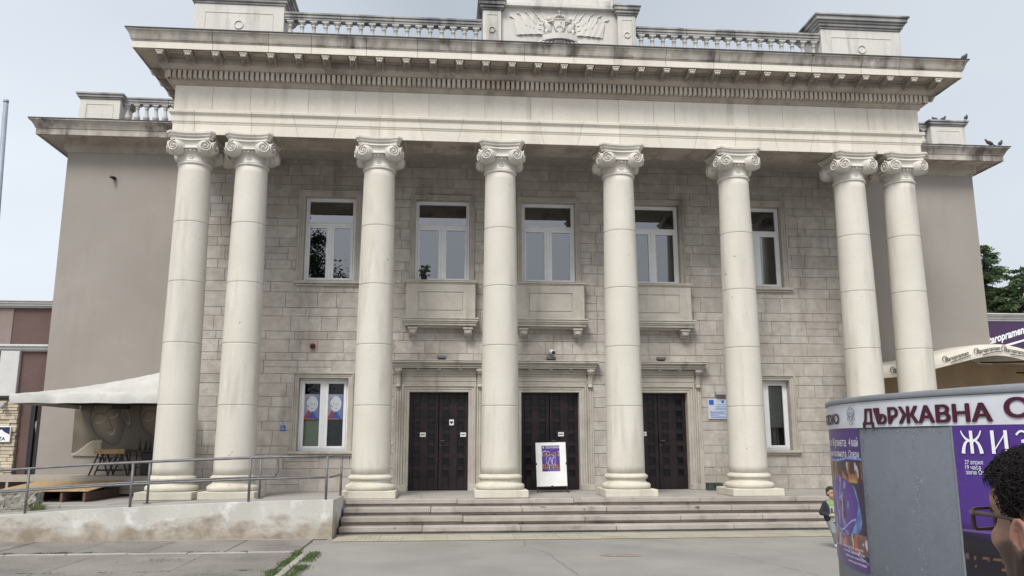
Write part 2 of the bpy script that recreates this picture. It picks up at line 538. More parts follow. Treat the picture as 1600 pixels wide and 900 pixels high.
_txt = {}
def text_geo(body, size=1.0, bold=0.0, extrude=0.0, width=1.0, shear=0.0, align='LEFT', spacing=1.0):
    c = bpy.data.curves.new('tmp', 'FONT')
    c.body = body; c.size = size; c.offset = bold; c.extrude = extrude; c.shear = shear
    c.align_x = align; c.resolution_u = 3; c.space_character = spacing
    o = bpy.data.objects.new('tmp', c)
    COL.objects.link(o)
    bpy.context.view_layer.update()
    dg = bpy.context.evaluated_depsgraph_get()
    me = bpy.data.meshes.new_from_object(o.evaluated_get(dg))
    vs = [(v.co.x*width, v.co.y, v.co.z) for v in me.vertices]
    fs = [tuple(p.vertices) for p in me.polygons]
    bpy.data.objects.remove(o); bpy.data.curves.remove(c); bpy.data.meshes.remove(me)
    return vs, fs

def art(name, W, H, nx, ny, fn, mp, parent, mat='art', thick=0.0):
    """a printed sheet: a grid of small faces coloured by the print's own design fn(u, v); mp maps (u, v) to 3-D"""
    vs = [mp(i/nx, j/ny) for j in range(ny+1) for i in range(nx+1)]
    fs = [(j*(nx+1)+i, j*(nx+1)+i+1, (j+1)*(nx+1)+i+1, (j+1)*(nx+1)+i) for j in range(ny) for i in range(nx)]
    me = bpy.data.meshes.new(name)
    me.from_pydata(vs, [], fs)
    me.materials.append(M[mat])
    a = me.attributes.new('Col', 'FLOAT_COLOR', 'POINT')
    buf = []
    for j in range(ny+1):
        for i in range(nx+1):
            c = fn(i/nx, j/ny)
            buf += [c[0], c[1], c[2], 1.0]
    a.data.foreach_set('color', buf)
    me.update()
    o = bpy.data.objects.new(name, me)
    COL.objects.link(o)
    if parent: o.parent = parent
    return o

def lerp(a, b, t): return tuple(x+(y-x)*t for x, y in zip(a, b))
def nz(x, y, z=0): return mnoise.noise(Vector((x, y, z)))
def ss(a, b, x):
    t = max(0, min(1, (x-a)/(b-a))); return t*t*(3-2*t)

# ================================================================== GROUND
g = MB()
n = 1
g.add([(-250, -150, -.02), (250, -150, -.02), (250, 350, -.02), (-250, 350, -.02)], [(0, 1, 2, 3)])
tag(g.build('ground', 'asphalt'), kind='structure')
g = MB(); g.add([(-5.1, -80, 0), (60, -80, 0), (60, -1.80, 0), (-5.1, -1.80, 0)], [(0, 1, 2, 3)])
tag(g.build('plaza', 'asphalt'), kind='structure')
rnd = random.Random(3)
g = MB()
for (xa, xb) in ((-5.0, 60),):
    x = xa
    while x < xb:
        x2 = min(xb, x+rnd.uniform(1.2, 2.4)); g.t = rnd.random()
        g.add([(x+.006, -2.10, .006), (x2-.006, -2.10, .006), (x2-.006, -1.72, .006), (x+.006, -1.72, .006)], [(0, 1, 2, 3)]); x = x2
tag(g.build('kerb_strip', 'strip'), kind='structure')
g = MB()                                                    # ribbed guidance paving
x = -4.95
while x < 40:
    for k in range(2):
        g.t = rnd.uniform(.2, .9)
        y0 = -3.02+k*.46
        n0 = len(g.v)
        for r in range(5):
            g.box(x+.01+r*.086, x+.01+r*.086+.06, y0+.01, y0+.45, .004, .014)
        g.add([(x, y0, .008), (x+.44, y0, .008), (x+.44, y0+.455, .008), (x, y0+.455, .008)], [(0, 1, 2, 3)])
    x += .445
tag(g.build('tactile_paving', 'tactile'), kind='structure')
g = MB()                                                    # worn slabs on the left
for (y0, y1, cw) in ((-4.42, -2.62, 1.25), (-6.6, -4.62, 1.6), (-9.2, -6.62, 1.8), (-12, -9.22, 1.8), (-15, -12.02, 1.8)):
    x = -5.36
    while x > -40:
        x2 = x-cw*rnd.uniform(.9, 1.15)
        g.t = rnd.random()
        dz = rnd.uniform(.002, .016)
        g.bbox(x2+.008, x-.008, y0+.008, y1-.008, -.06, dz+.006, .008)
        x = x2
tag(g.build('old_pavement', 'slabs'), kind='structure')
g = MB()
for k in range(22):
    y = -4.5-k*1.0
    g.t = rnd.random()
    g.bbox(-5.235+rnd.uniform(-.012, .012), -5.11+rnd.uniform(-.012, .012), y-.99, y, -.05, .02+rnd.uniform(0, .01), .012)
x = -5.2
while x > -40:
    g.bbox(x-.99, x, -4.60, -4.50, -.05, .025+rnd.uniform(0, .01), .012); x -= 1.0
tag(g.build('kerb', 'kerb'), kind='structure')

# grass in the joints
def grass(name, spots):
    g = MB(); r = random.Random(8)
    for (x0, y0, x1, y1, wd, nb, h) in spots:
        for i in range(nb):
            t = r.random()
            dens = max(0, min(1, .42+.9*nz(x0*3+t*14, y0+4+t*3)))
            if r.random() > dens: continue
            x = x0+(x1-x0)*t+r.gauss(0, wd); y = y0+(y1-y0)*t+r.gauss(0, wd)
            hh = h*r.uniform(.4, 1.2)*(0.5+dens); a = r.uniform(0, 2*PI); wv = r.uniform(.004, .008)
            dx, dy = math.cos(a), math.sin(a); lx, ly = r.gauss(0, .5)*hh, r.gauss(0, .5)*hh
            g.add([(x-dx*wv, y-dy*wv, 0), (x+dx*wv, y+dy*wv, 0), (x+lx*.5+dx*wv*.7, y+ly*.5+dy*wv*.7, hh*.65), (x+lx, y+ly, hh)], [(0, 1, 2), (0, 2, 3)])
    return tag(g.build(name, 'leaf'), 'short green grass and weeds growing in the paving joints', 'grass', kind='stuff')
grass('grass', [(-5.32, -4.45, -5.35, -12, .05, 9000, .04), (-5.02, -4.6, -4.95, -12, .06, 9000, .045),
                (-11.5, -4.47, -7.9, -4.47, .035, 6500, .04), (-7.9, -4.47, -5.4, -4.47, .03, 2000, .03), (-30, -4.47, -11.5, -4.47, .05, 5000, .05),
                (-9.5, -6.6, -5.5, -6.6, .03, 1600, .03), (-14, -6.6, -9.5, -6.6, .05, 2500, .04), (-8.2, -5.6, -7.0, -5.3, .08, 500, .03)])

# cracks and a stain in the asphalt
def crack(p, wd, name='crack'):
    g = MB(); r = random.Random(int(p[0][0]*100) & 255)
    pts = []
    for a, b in zip(p, p[1:]):
        L = math.hypot(b[0]-a[0], b[1]-a[1]); k = max(2, int(L/.12))
        for i in range(k):
            t = i/k; pts.append((a[0]+(b[0]-a[0])*t+r.gauss(0, .02), a[1]+(b[1]-a[1])*t+r.gauss(0, .02)))
    vs = []
    for i, (x, y) in enumerate(pts):
        q = wd*r.uniform(.3, 1.3)
        vs += [(x-q, y, .005), (x+q, y+q*.5, .005)]
    g.add(vs, [(2*i, 2*i+1, 2*i+3, 2*i+2) for i in range(len(pts)-1)])
    return tag(g.build(name, 'crack'), kind='structure')
crack([(1.25, -3.1), (1.7, -4.3), (2.15, -5.4), (2.2, -6.1), (2.5, -7.4), (2.55, -9.5)], .0035)
crack([(-1.2, -3.1), (-1.35, -4.0), (-1.0, -5.1), (-.95, -6.5), (-.75, -8.8)], .0035)
crack([(1.3, -3.15), (4.6, -3.6), (7, -3.4)], .0025)
g = MB()
vs = [(.18+.33*math.cos(a)*(1+.35*nz(a*1.3, 2)), -5.35+.22*math.sin(a)*(1+.5*nz(a*1.7, 5)), .005) for a in [2*PI*i/26 for i in range(26)]]
g.add(vs, [tuple(range(26))])
tag(g.build('rusty_stain', 'rust'), kind='structure')

# ================================================================== THE OPERA HOUSE
WY = 2.23                     # portico wall face
HX = 9.46                     # half width of the portico entablature
FY = -.305                    # its front face
WGY = 3.9                     # wing wall face
WGX = 13.75
ZF = .64
opera = empty('opera_house')
tag(opera, 'pale limestone theatre front with eight tall Ionic columns, carved attic crest and three dark doors', 'theatre')

# --- steps and floor
rnd = random.Random(5)
def stepblock(x0, x1, y0, y1, z0, z1, name='step'):
    g = MB(); x = x0
    while x < x1-.01:
        L = rnd.uniform(1.6, 3.0); x2 = x+L
        if x1-x2 < .8: x2 = x1
        g.t = rnd.uniform(.1, .95)
        dz, dy = rnd.uniform(-.006, .006), rnd.uniform(-.007, .007)
        # tread slab with a nosing that casts a shadow line on its riser
        g.bbox(x+.004, x2-.004, y0-.045+dy, y1, z1-.105+dz, z1+dz, .012)
        g.t = max(0, g.t-.35)  # riser toned darker, the shade under the nosing put into its colour
        g.box(x+.003, x2-.003, y0+.02+dy, y1, z0, z1-.105+dz)
        x = x2
    return g.build(name, 'step', opera)
for k in range(4):
    z1 = ZF-k*.16
    stepblock(-4.98, 10.6, -.70-.36*k, -.70-.36*k+.40, z1-.16-(.03 if k == 3 else 0), z1-(.003*k))
g = MB()
y = -.30
for (ya, yb) in ((-.30, .75), (.75, 1.9), (1.9, WY+.3)):
    x = -9.9
    while x < 10.55:
        x2 = min(10.6, x+rnd.uniform(1.3, 1.9)); g.t = rnd.random()
        g.box(x+.003, x2-.003, ya+.003, yb-.003, .3, ZF+.001); x = x2
g.t = .5
g.box(-9.9, -4.98, -.70, -.303, .0, ZF-.001)
g.box(-9.88, 10.58, -.28, WY+.2, -.1, .299)
g.build('portico_floor', 'floorslab', opera)

# --- ashlar wall with openings
UW = [(-5.97, .68, 6.12, 8.48), (-2.93, .745, 6.15, 8.46), (0, .745, 6.15, 8.46), (2.95, .745, 6.15, 8.46), (5.97, .68, 6.12, 8.48)]
GWN = [(-5.97, .64, 1.66, 3.54), (5.97, .64, 1.66, 3.54)]
DRS = [(-2.958, .78, ZF, 3.19), (0, .78, ZF, 3.19), (2.958, .78, ZF, 3.19)]
HOLES = [(c-h, c+h, a, b) for c, h, a, b in UW+GWN+DRS]
def cut(rects, h):
    out = []
    for (a, b, c, d) in rects:
        x0, x1, z0, z1 = h
        if b <= x0 or a >= x1 or d <= z0 or c >= z1:
            out.append((a, b, c, d)); continue
        if a < x0: out.append((a, x0, c, d))
        if b > x1: out.append((x1, b, c, d))
        m0, m1 = max(a, x0), min(b, x1)
        if c < z0: out.append((m0, m1, c, z0))
        if d > z1: out.append((m0, m1, z1, d))
    return out
rnd = random.Random(11)
g = MB()
z = .64
row = 0
hs = [.37, .22, .36, .22, .40, .23, .39, .27, .34, .24]
JG = .0045
while z < 9.62:
    h = hs[row % len(hs)]*rnd.uniform(.92, 1.08)
    z2 = min(z+h, 9.62)
    x = -9.25-rnd.uniform(0, .5)
    while x < 9.25:
        L = rnd.uniform(.45, 1.05) if rnd.random() < .8 else rnd.uniform(.22, .5)
        x2 = x+L
        g.t = min(1, max(0, rnd.gauss(.5, .24)))
        pr = rnd.uniform(0, .012)
        split = rnd.random() < .08 and h > .33
        parts = [(z, (z+z2)/2), ((z+z2)/2, z2)] if split else [(z, z2)]
        for za, zb in parts:
            rs = [(max(x, -9.25), min(x2, 9.25), za, zb)]
            for ho in HOLES: rs = cut(rs, ho)
            for (a, b, c, d) in rs:
                if b-a > .03 and d-c > .02:
                    g.bbox(a+JG, b-JG, WY-pr, WY+.05, c+JG, d-JG, .006)
        x = x2
    z = z2; row += 1
wall = g.build('portico_wall', 'ashlar', opera)
# core behind, the mortar seen in the joints
g = MB()
rs = [(-9.25, 9.25, .3, 9.7)]
for ho in HOLES: rs = cut(rs, ho)
for a, b, c, d in rs: g.box(a, b, WY+.014, WY+.45, c, d)
g.build('mortar_bed', 'mortar', wall)
# dark rooms behind the openings
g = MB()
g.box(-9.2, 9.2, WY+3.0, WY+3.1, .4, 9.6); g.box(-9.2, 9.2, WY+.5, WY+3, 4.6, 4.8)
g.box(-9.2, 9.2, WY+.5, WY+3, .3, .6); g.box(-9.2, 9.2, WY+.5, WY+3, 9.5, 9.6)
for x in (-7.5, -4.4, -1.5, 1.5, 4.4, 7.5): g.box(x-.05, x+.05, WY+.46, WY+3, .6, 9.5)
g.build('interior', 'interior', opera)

# --- wings
for sx in (-1, 1):
    g = MB()
    a, b = sorted((sx*9.25, sx*WGX))
    g.box(a, b, WGY, 26, 0, 10.2)
    g.build('wing_wall', 'plaster', opera)
    g = MB()      # stone side of the portico block, seen in the gap beside the outer columns
    a, b = sorted((sx*9.245, sx*9.0))
    g.box(a, b, WY+.02, WGY-.002, .3, 9.6)
    g.build('return_wall', 'ashlar', opera)
g = MB(); g.box(-9.24, 9.24, WY+3.2, 26, .3, 11.3)
g.build('rear_block', 'plaster', opera)

# --- entablature by profile sweep
path = [((-HX, 6.0), (-1, 0)), ((-HX, FY), (-1, -1)), ((HX, FY), (1, -1)), ((HX, 6.0), (1, 0))]
g = MB()
arch = [(-.93, 9.21), (0, 9.21), (0, 9.475), (.012, 9.482), (.02, 9.52), (.035, 9.528), (.035, 9.69), (.05, 9.70), (.095, 9.735), (.10, 9.79), (.09, 9.80), (.0, 9.815)]
def jointed(prof, jx, y_face, name, mat, gap=.005, slant=None):
    """front run cut into blocks by thin joints, some of them splayed; plain side returns"""
    g = MB()
    xs = [-HX]+jx+[HX]
    def edge(x, z, d):
        if slant and x in slant: return x+slant[x]*(z-9.21)/.5+d
        return x+d
    for i, (a, b) in enumerate(zip(xs, xs[1:])):
        g.t = rnd.uniform(.25, .85); vs = []
        for o, z in prof:
            xl = a-o if i == 0 else edge(a, z, gap)
            xr = b+o if i == len(xs)-2 else edge(b, z, -gap)
            vs += [(xl, FY-o, z), (xr, FY-o, z)]
        g.add(vs, [(2*k, 2*k+1, 2*k+3, 2*k+2) for k in range(len(prof)-1)])
    g.t = .5
    g.sweep(prof, [((-HX, 6.0), (-1, 0)), ((-HX, FY), (-1, -1))])
    g.sweep(prof, [((HX, FY), (1, -1)), ((HX, 6.0), (1, 0))])
    return g.build(name, mat, opera)
CX = [-8.947, -7.596, -4.5, -1.5, 1.5, 4.5, 7.596, 8.947]
mids = [-6.05, -3, 0, 3, 6.05]
slant = {}
for m_ in mids: slant[m_-.42] = -.12; slant[m_+.42] = .12
jx = sorted(CX+[m_+d for m_ in mids for d in (-.42, .42)])
jointed(arch, jx, FY, 'architrave', 'entab', .004, slant)
jx = []
x = -HX+.9
while x < HX-.6: jx.append(x); x += rnd.choice((.55, .9, 1.15, 1.4))
jointed([(0, 9.812), (0, 10.47)], jx, FY, 'frieze', 'entab', .004)
g = MB()       # backing: core of the beam, dark in the joints
g.box(-HX+.012, HX-.012, FY+.012, .60, 9.222, 10.47)
for sx in (-1, 1):
    a, b = sorted((sx*(HX-.012), sx*(HX-.60))); g.box(a, b, .60, 6, 9.222, 10.47)
g.box(-HX+.1, HX-.1, FY+.1, 6, 10.48, 11.45)
g.build('beam_core', 'mortar', opera)
# soffit stones of the beam with joints across, and the raised portico ceiling
g = MB()
xs = [-9.44]+sorted([c_+d for c_ in CX[1:-1] for d in (-.62, .62)]+[m_+d for m_ in mids for d in (-.42, .42)])+[9.44]
for a, b in zip(xs, xs[1:]):
    g.t = rnd.random(); g.box(a+.008, b-.008, FY+.006, .62, 9.206, 9.30)
for sx in (-1, 1):
    for k in range(4):
        a, b = sorted((sx*(HX-.01), sx*(HX-.61))); g.box(a, b, .63+k*.9, 1.52+k*.9, 9.206, 9.30)
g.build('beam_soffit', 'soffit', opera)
g = MB(); g.box(-8.85, 8.85, .62, WY+.3, 9.53, 9.7)
g.build('portico_ceiling', 'ceiling', opera)

# cornice
cprof = [(0, 10.45), (.05, 10.47), (.05, 10.50), (.10, 10.54), (.10, 10.76), (.26, 10.765), (.27, 10.79), (.32, 10.84), (.34, 10.86), (.34, 11.05),
         (.77, 11.05), (.77, 11.02), (.795, 11.02), (.795, 11.185), (.81, 11.19), (.815, 11.215), (.83, 11.22), (.84, 11.25), (.865, 11.33), (.90, 11.40), (.925, 11.42), (.925, 11.455)]
def split_prof(a, b): return cprof[a:b+1]
g = MB()
xs = [-HX]
x = -HX+1.05
while x < HX-.5: xs.append(x); x += rnd.choice((1.0, 1.22, 1.3))
xs.append(HX)
for i, (a, b) in enumerate(zip(xs, xs[1:])):
    g.t = rnd.uniform(.2, .9)
    l = ((a, FY), (-1, -1)) if i == 0 else ((a+.004, FY), (0, -1))
    r = ((b, FY), (1, -1)) if i == len(xs)-2 else ((b-.004, FY), (0, -1))
    g.cur = 1; g.sweep(cprof[10:14], [l, r]); g.cur = 0; g.sweep(cprof[13:], [l, r])
g.t = .5
for s_ in (0, 1):
    pth = [((-HX, 6.0), (-1, 0)), ((-HX, FY), (-1, -1))] if s_ == 0 else [((HX, FY), (1, -1)), ((HX, 6.0), (1, 0))]
    g.sweep(cprof[10:], pth)
cornice = g.build('cornice', ['cornice', 'entab'], opera)
g = MB(); g.sweep(cprof[:11], path)
g.sweep([(.345, 11.044), (.34, 11.03), (.36, 11.02), (.37, 11.045)], path)
# coffer panels between the modillions
for i in range(30):
    xc = -9.64+19.28*(i+.5)/(30)
    x0, x1, y0, y1 = xc-.19, xc+.19, FY-.73, FY-.40
    for (a, b, c, d) in ((x0, x1, y0, y0+.03), (x0, x1, y1-.03, y1), (x0, x0+.03, y0+.03, y1-.03), (x1-.03, x1, y0+.03, y1-.03)):
        g.box(a, b, c, d, 11.012, 11.052)
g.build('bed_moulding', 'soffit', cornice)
g = MB(); g.sweep([(.80, 11.452), (.945, 11.452), (.945, 11.475), (-.4, 11.52)], path)
g.build('flashing', 'flash', cornice)
g = MB(); g.sweep([(.76, 11.06), (-.3, 11.06)], path)
g.build('cornice_core', 'mortar', cornice)

# dentils: one band
g = MB()
pit = .1225; nd = int(2*(HX+.1)/pit)
p0 = -HX-.17
nd = int(round(2*(HX+.17)/pit))
pit = 2*(HX+.17)/nd
for i in range(nd):
    x = p0+pit*(i+.5); g.t = rnd.random()
    g.box(x-.038, x+.038, FY-.215, FY-.095, 10.575, 10.762)
for sx in (-1, 1):
    y = FY-.14
    while y < 4.2:
        a, b = sorted((sx*(HX+.215), sx*(HX+.095))); g.box(a, b, y-.038, y+.038, 10.575, 10.762); y += pit
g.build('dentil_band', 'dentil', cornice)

# modillions (scrolled brackets): each one its own mesh
def modillion_mesh():
    g = MB(); g.smooth = False
    # side outline in (outward, z)
    out = [(0, .0), (.40, .0), (.405, -.03), (.385, -.06), (.33, -.085), (.22, -.105), (.12, -.15), (.04, -.185), (0, -.185)]
    g.cur = 1
    g.prism(out, lambda a, b: (-.085, -a, b), lambda a, b: (.085, -a, b))
    g.box(-.105, .105, -.43, 0, 0, .025)
    g.cur = 0; g.box(-.11, .11, -.445, -.431, -.002, .026)
    g.smooth = True
    for k in range(5):                                # fluted front rolls
        g.ell((-.072+.036*k, -.405, -.038), (.021, .04, .030), 8, 6)
    for k in range(3):
        g.ell((-.042+.042*k, -.39, -.088), (.026, .038, .030), 8, 6)
    g.cur = 1
    for k in range(4):
        g.tube([(-.055+.037*k, -.35, -.092), (-.055+.037*k, -.22, -.118), (-.055+.037*k, -.10, -.17)], .012, 5)
    return g
mm = modillion_mesh().build('modillion', ['entab', 'soffit'], cornice)  # pale front rolls, darker body: shade of the underside put into the colour
mm.parent = cornice
nm = 31
first = True
def place_mod(x, y, rz):
    global first
    o = mm if first else mm.copy()
    if not first: COL.objects.link(o); o.parent = cornice
    first = False
    o.location = (x, y, 11.022); o.rotation_euler = (0, 0, rz)
for i in range(nm):
    place_mod(-9.64+19.28*i/(nm-1), FY-.335, 0)
for sx in (-1, 1):
    for k in range(6): place_mod(sx*(HX+.335), FY-.18+.643*(k+.0)+.0, sx*PI/2) if k > 0 else None
# --- columns
def capital_mesh():
    g = MB()
    g.smooth = True
    # necking ring, neck and echinus, local z = 0 at the astragal
    g.lathe([(.377, -.02), (.40, -.01), (.412, .012), (.40, .034), (.376, .038), (.376, .046), (.388, .050), (.388, .062), (.372, .068), (.368, .19), (.374, .235), (.392, .262), (.42, .29), (.44, .32), (.43, .35), (.30, .36)], 40)
    for i in range(28):                                # egg and dart
        a = 2*PI*i/28
        g.ell((.438*math.cos(a), .438*math.sin(a), .300), (.03, .03, .036), 8, 6)
    # four rosettes on the neck
    for q in range(4):
        A = q*PI/2
        for k in range(6):
            t = 2*PI*k/6
            c = Vector((.045*math.cos(t), -.372, .165+.045*math.sin(t)))
            c = Matrix.Rotation(A, 3, 'Z') @ c
            g.ell(c, (.021, .021, .021), 7, 5)
        c = Matrix.Rotation(A, 3, 'Z') @ Vector((0, -.378, .165)); g.ell(c, (.016, .016, .016), 7, 5)
    # volutes on the four faces
    for q in range(4):
        Rz = Matrix.Rotation(q*PI/2, 4, 'Z')
        s0 = len(g.v)
        for sx in (-1, 1):
            tw = Matrix.Translation((sx*.352, -.515, .375)) @ Matrix.Rotation(sx*R_(16), 4, 'Z')
            s1 = len(g.v)
            g.smooth = True
            # drum of the volute (axis along y)
            prof = [(.0, -.03), (.135, -.028), (.150, -.01), (.158, .03), (.172, .07), (.182, .11), (.178, .17), (.16, .24), (.14, .34)]
            nseg = 28; vs = []
            for r, yy in prof:
                for i in range(nseg):
                    a = 2*PI*i/nseg
                    vs.append((r*math.cos(a), yy, r*math.sin(a)))
            fs = [(j*nseg+i, (j+1)*nseg+i, (j+1)*nseg+(i+1) % nseg, j*nseg+(i+1) % nseg) for j in range(len(prof)-1) for i in range(nseg)]
            g.add(vs, fs)
            # spiral fillet
            pts, rr = [], []
            for i in range(66):
                t = i/65; a = PI/2+sx*(-1)*(t*2*PI*2.1)
                r = .118*(1-t)+.026
                pts.append((r*math.cos(a), -.046-.012*t, r*math.sin(a))); rr.append(.019*(1-.5*t))
            g.tube(pts, rr, 6)
            g.ell((0, -.062, 0), (.028, .026, .028), 10, 7)
            for yy in (.045, .075, .105, .135, .165):           # bolster rings
                rq = .158+.024*math.sin(min(1, (yy-.02)/.1)*PI/2)
                pts = [(rq*math.cos(2*PI*i/24), yy, rq*math.sin(2*PI*i/24)) for i in range(25)]
                g.tube(pts, .006, 5, False)
            for i in range(s1, len(g.v)): g.v[i] = tuple(tw @ Vector(g.v[i]))
        # canalis between the volutes, dished towards the shaft
        n_ = 12; rows = [(.33, .03), (.345, -.02), (.37, .02), (.45, .025), (.50, -.005), (.535, -.02), (.57, .0)]
        vs = []
        for z_, dy in rows:
            for i in range(n_+1):
                u = -1+2*i/n_
                vs.append((u*.37, -.455-.07*u*u+dy, z_))
        m_ = n_+1
        g.add(vs, [(j*m_+i, j*m_+i+1, (j+1)*m_+i+1, (j+1)*m_+i) for j in range(len(rows)-1) for i in range(n_)])
        g.tube([(-.37+.0617*i, -.455-.07*(-1+i/6)**2-.02, .535) for i in range(13)], .016, 6)
        g.tube([(-.30+.05*i, -.455-.04*(-1+i/6)**2-.02, .345) for i in range(13)], .014, 6)
        for i in range(s0, len(g.v)): g.v[i] = tuple(Rz @ Vector(g.v[i]))
    # abacus: concave sides, clipped corners, three mouldings
    def outline(e):
        pts = []
        for q in range(4):
            A = Matrix.Rotation(q*PI/2, 3, 'Z')
            for i in range(11):
                u = -1+2*i/10
                y = -(.425+e)-.085*abs(u)**2.3
                x = u*(.43+e*.7)
                pts.append(A @ Vector((x, y, 0)))
        return pts
    g.smooth = False
    prev = None
    for e, z_ in ((-.01, .56), (-.01, .605), (.015, .63), (.03, .64), (.03, .66), (.055, .69), (.068, .70), (.068, .742)):
        ring = [(p.x, p.y, z_) for p in outline(e)]
        b = len(g.v); g.v += ring
        m_ = len(ring)
        if prev is not None:
            for i in range(m_):
                g.f.append((prev+i, prev+(i+1) % m_, b+(i+1) % m_, b+i)); g.mi.append(0); g.tone.append(.5); g.sm.append(False)
        else:
            g.f.append(tuple(range(b, b+m_))[::-1]); g.mi.append(0); g.tone.append(.5); g.sm.append(False)
        prev = b
    g.f.append(tuple(range(prev, prev+m_))); g.mi.append(0); g.tone.append(.5); g.sm.append(False)
    g.box(-.42, .42, -.42, .42, .34, .57)
    return g
# shaft: entasis and drum joints
def shaft_prof():
    z0, z1 = 1.155, 8.46
    js = [2.725, 4.15, 5.59, 7.03]
    P = []
    def rad(z):
        t = (z-z0)/(z1-z0); return .449-(.449-.377)*(t**1.55)
    zs = sorted(set([z0+(z1-z0)*i/40 for i in range(41)]))
    for z in zs:
        if all(abs(z-j) > .13 for j in js): P.append((rad(z), z))
    for j in js:
        r = rad(j)
        P += [(r, j-.10), (r, j-.03), (r, j-.012), (r-.003, j-.007), (r-.014, j-.004), (r-.014, j+.004), (r-.003, j+.007), (r, j+.012), (r, j+.03), (r, j+.10)]
    P.sort(key=lambda a: a[1])
    return P
g = MB(); g.smooth = True
g.lathe([(r, z-ZF) for r, z in shaft_prof()], 56)
g.smooth = True
col = g.build('column', 'column', opera)
g = MB(); g.smooth = True
base = [(.44, 0.0)]
def arc(cr, cz, r, a0, a1, n=8): return [(cr+r*math.cos(R_(a0+(a1-a0)*i/n)), cz+r*math.sin(R_(a0+(a1-a0)*i/n))) for i in range(n+1)]
base = [(.40, .165)]+[(.50, .166)]+arc(.505, .235, .072, -85, 85, 9)+[(.50, .308), (.495, .322), (.475, .33)]+[(.462, .35), (.462, .365), (.468, .385), (.49, .40)]+arc(.468, .447, .048, -80, 80, 8)+[(.468, .495), (.468, .512), (.452, .522)]
g.lathe(base, 56)
g.build('base', 'plinth', col)
g = MB(); g.bbox(-.614, .614, -.614, .614, 0.002, .17, .012); g.build('plinth', 'plinth', col)
cap_o = capital_mesh().build('capital', 'capital', col); cap_o.location = (0, 0, 8.46-ZF)
for i, x in enumerate(CX):
    o = col if i == 0 else copy_tree(col, opera)
    o.location = (x, 0, ZF)
    o.rotation_euler = (0, 0, 0)

# --- windows
def rect_frame(g, x0, x1, z0, z1, y0, y1, t, c=.006):
    g.bbox(x0, x0+t, y0, y1, z0, z1, c); g.bbox(x1-t, x1, y0, y1, z0, z1, c)
    g.bbox(x0+t, x1-t, y0, y1, z0, z0+t, c); g.bbox(x0+t, x1-t, y0, y1, z1-t, z1, c)
def surround(parent, c, h, z0, z1, w_, top=True, bottom=False):
    """stepped stone architrave round an opening"""
    g = MB()
    for (a, b, pr) in ((0, .34, .03), (.34, .70, .045), (.70, .92, .075), (.92, 1.0, .055)):
        i0, i1 = w_*a, w_*b
        x0, x1, zt = c-h-i1, c+h+i1, z1+i1
        g.bbox(x0, c-h-i0, WY-pr, WY+.18, z0, zt, .006)
        g.bbox(c+h+i0, x1, WY-pr, WY+.18, z0, zt, .006)
        g.bbox(c-h-i0, c+h+i0, WY-pr, WY+.18, z1+i0, zt, .006)
    g.box(c-h, c-h+.004, WY+.0, WY+.44, z0, z1); g.box(c+h-.004, c+h, WY+.0, WY+.44, z0, z1); g.box(c-h, c+h, WY, WY+.44, z1-.004, z1)
    return g.build('surround', 'surround', parent)
def sill(parent, c, h, z):
    g = MB(); g.bbox(c-h, c+h, WY-.12, WY+.3, z-.07, z, .01); g.bbox(c-h+.05, c+h-.05, WY-.07, WY+.1, z-.13, z-.072, .01)
    return g.build('sill', 'surround', parent)
for k, (c, h, z0, z1) in enumerate(UW):
    g = MB()
    y0, y1 = WY+.16, WY+.23
    rect_frame(g, c-h+.005, c+h-.005, z0, z1-.005, y0, y1, .06)
    g.bbox(c-h+.065, c+h-.065, y0, y1, 7.70, 7.765, .006)
    g.bbox(c-.04, c+.04, y0-.012, y1, z0+.06, 7.70, .006)
    for sx in (-1, 1):
        a, b = (c-h+.068, c-.042) if sx < 0 else (c+.042, c+h-.068)
        rect_frame(g, a, b, z0+.062, 7.698, y0-.008, y1-.01, .065)
    rect_frame(g, c-h+.068, c+h-.068, 7.768, z1-.068, y0+.004, y1-.01, .03)
    wd = g.build('window', 'pvc', opera)
    g = MB(); g.add([(c-h+.08, y0+.02, 7.775), (c+h-.08, y0+.02, 7.775), (c+h-.08, y0+.066, z1-.07), (c-h+.08, y0+.066, z1-.07)], [(0, 1, 2, 3)])      # panes tilted within a closed frame, shaped to mirror the dark beam
    g.build('pane', 'glass', wd)
    for sx in (-1, 1):
        a, b = (c-h+.12, c-.10) if sx < 0 else (c+.10, c+h-.12)
        g = MB(); dy = rnd.uniform(-.004, .004)
        g.add([(a, y0+.03, z0+.11), (b, y0+.03+dy, z0+.11), (b, y0+.03+dy, 7.65), (a, y0+.03, 7.65)], [(0, 1, 2, 3)])
        g.build('pane', 'glass', wd)
    surround(wd, c, h, z0-.002, z1, .17 if k in (0, 4) else .13)
    if k in (0, 4): sill(wd, c, h+.22, z0)
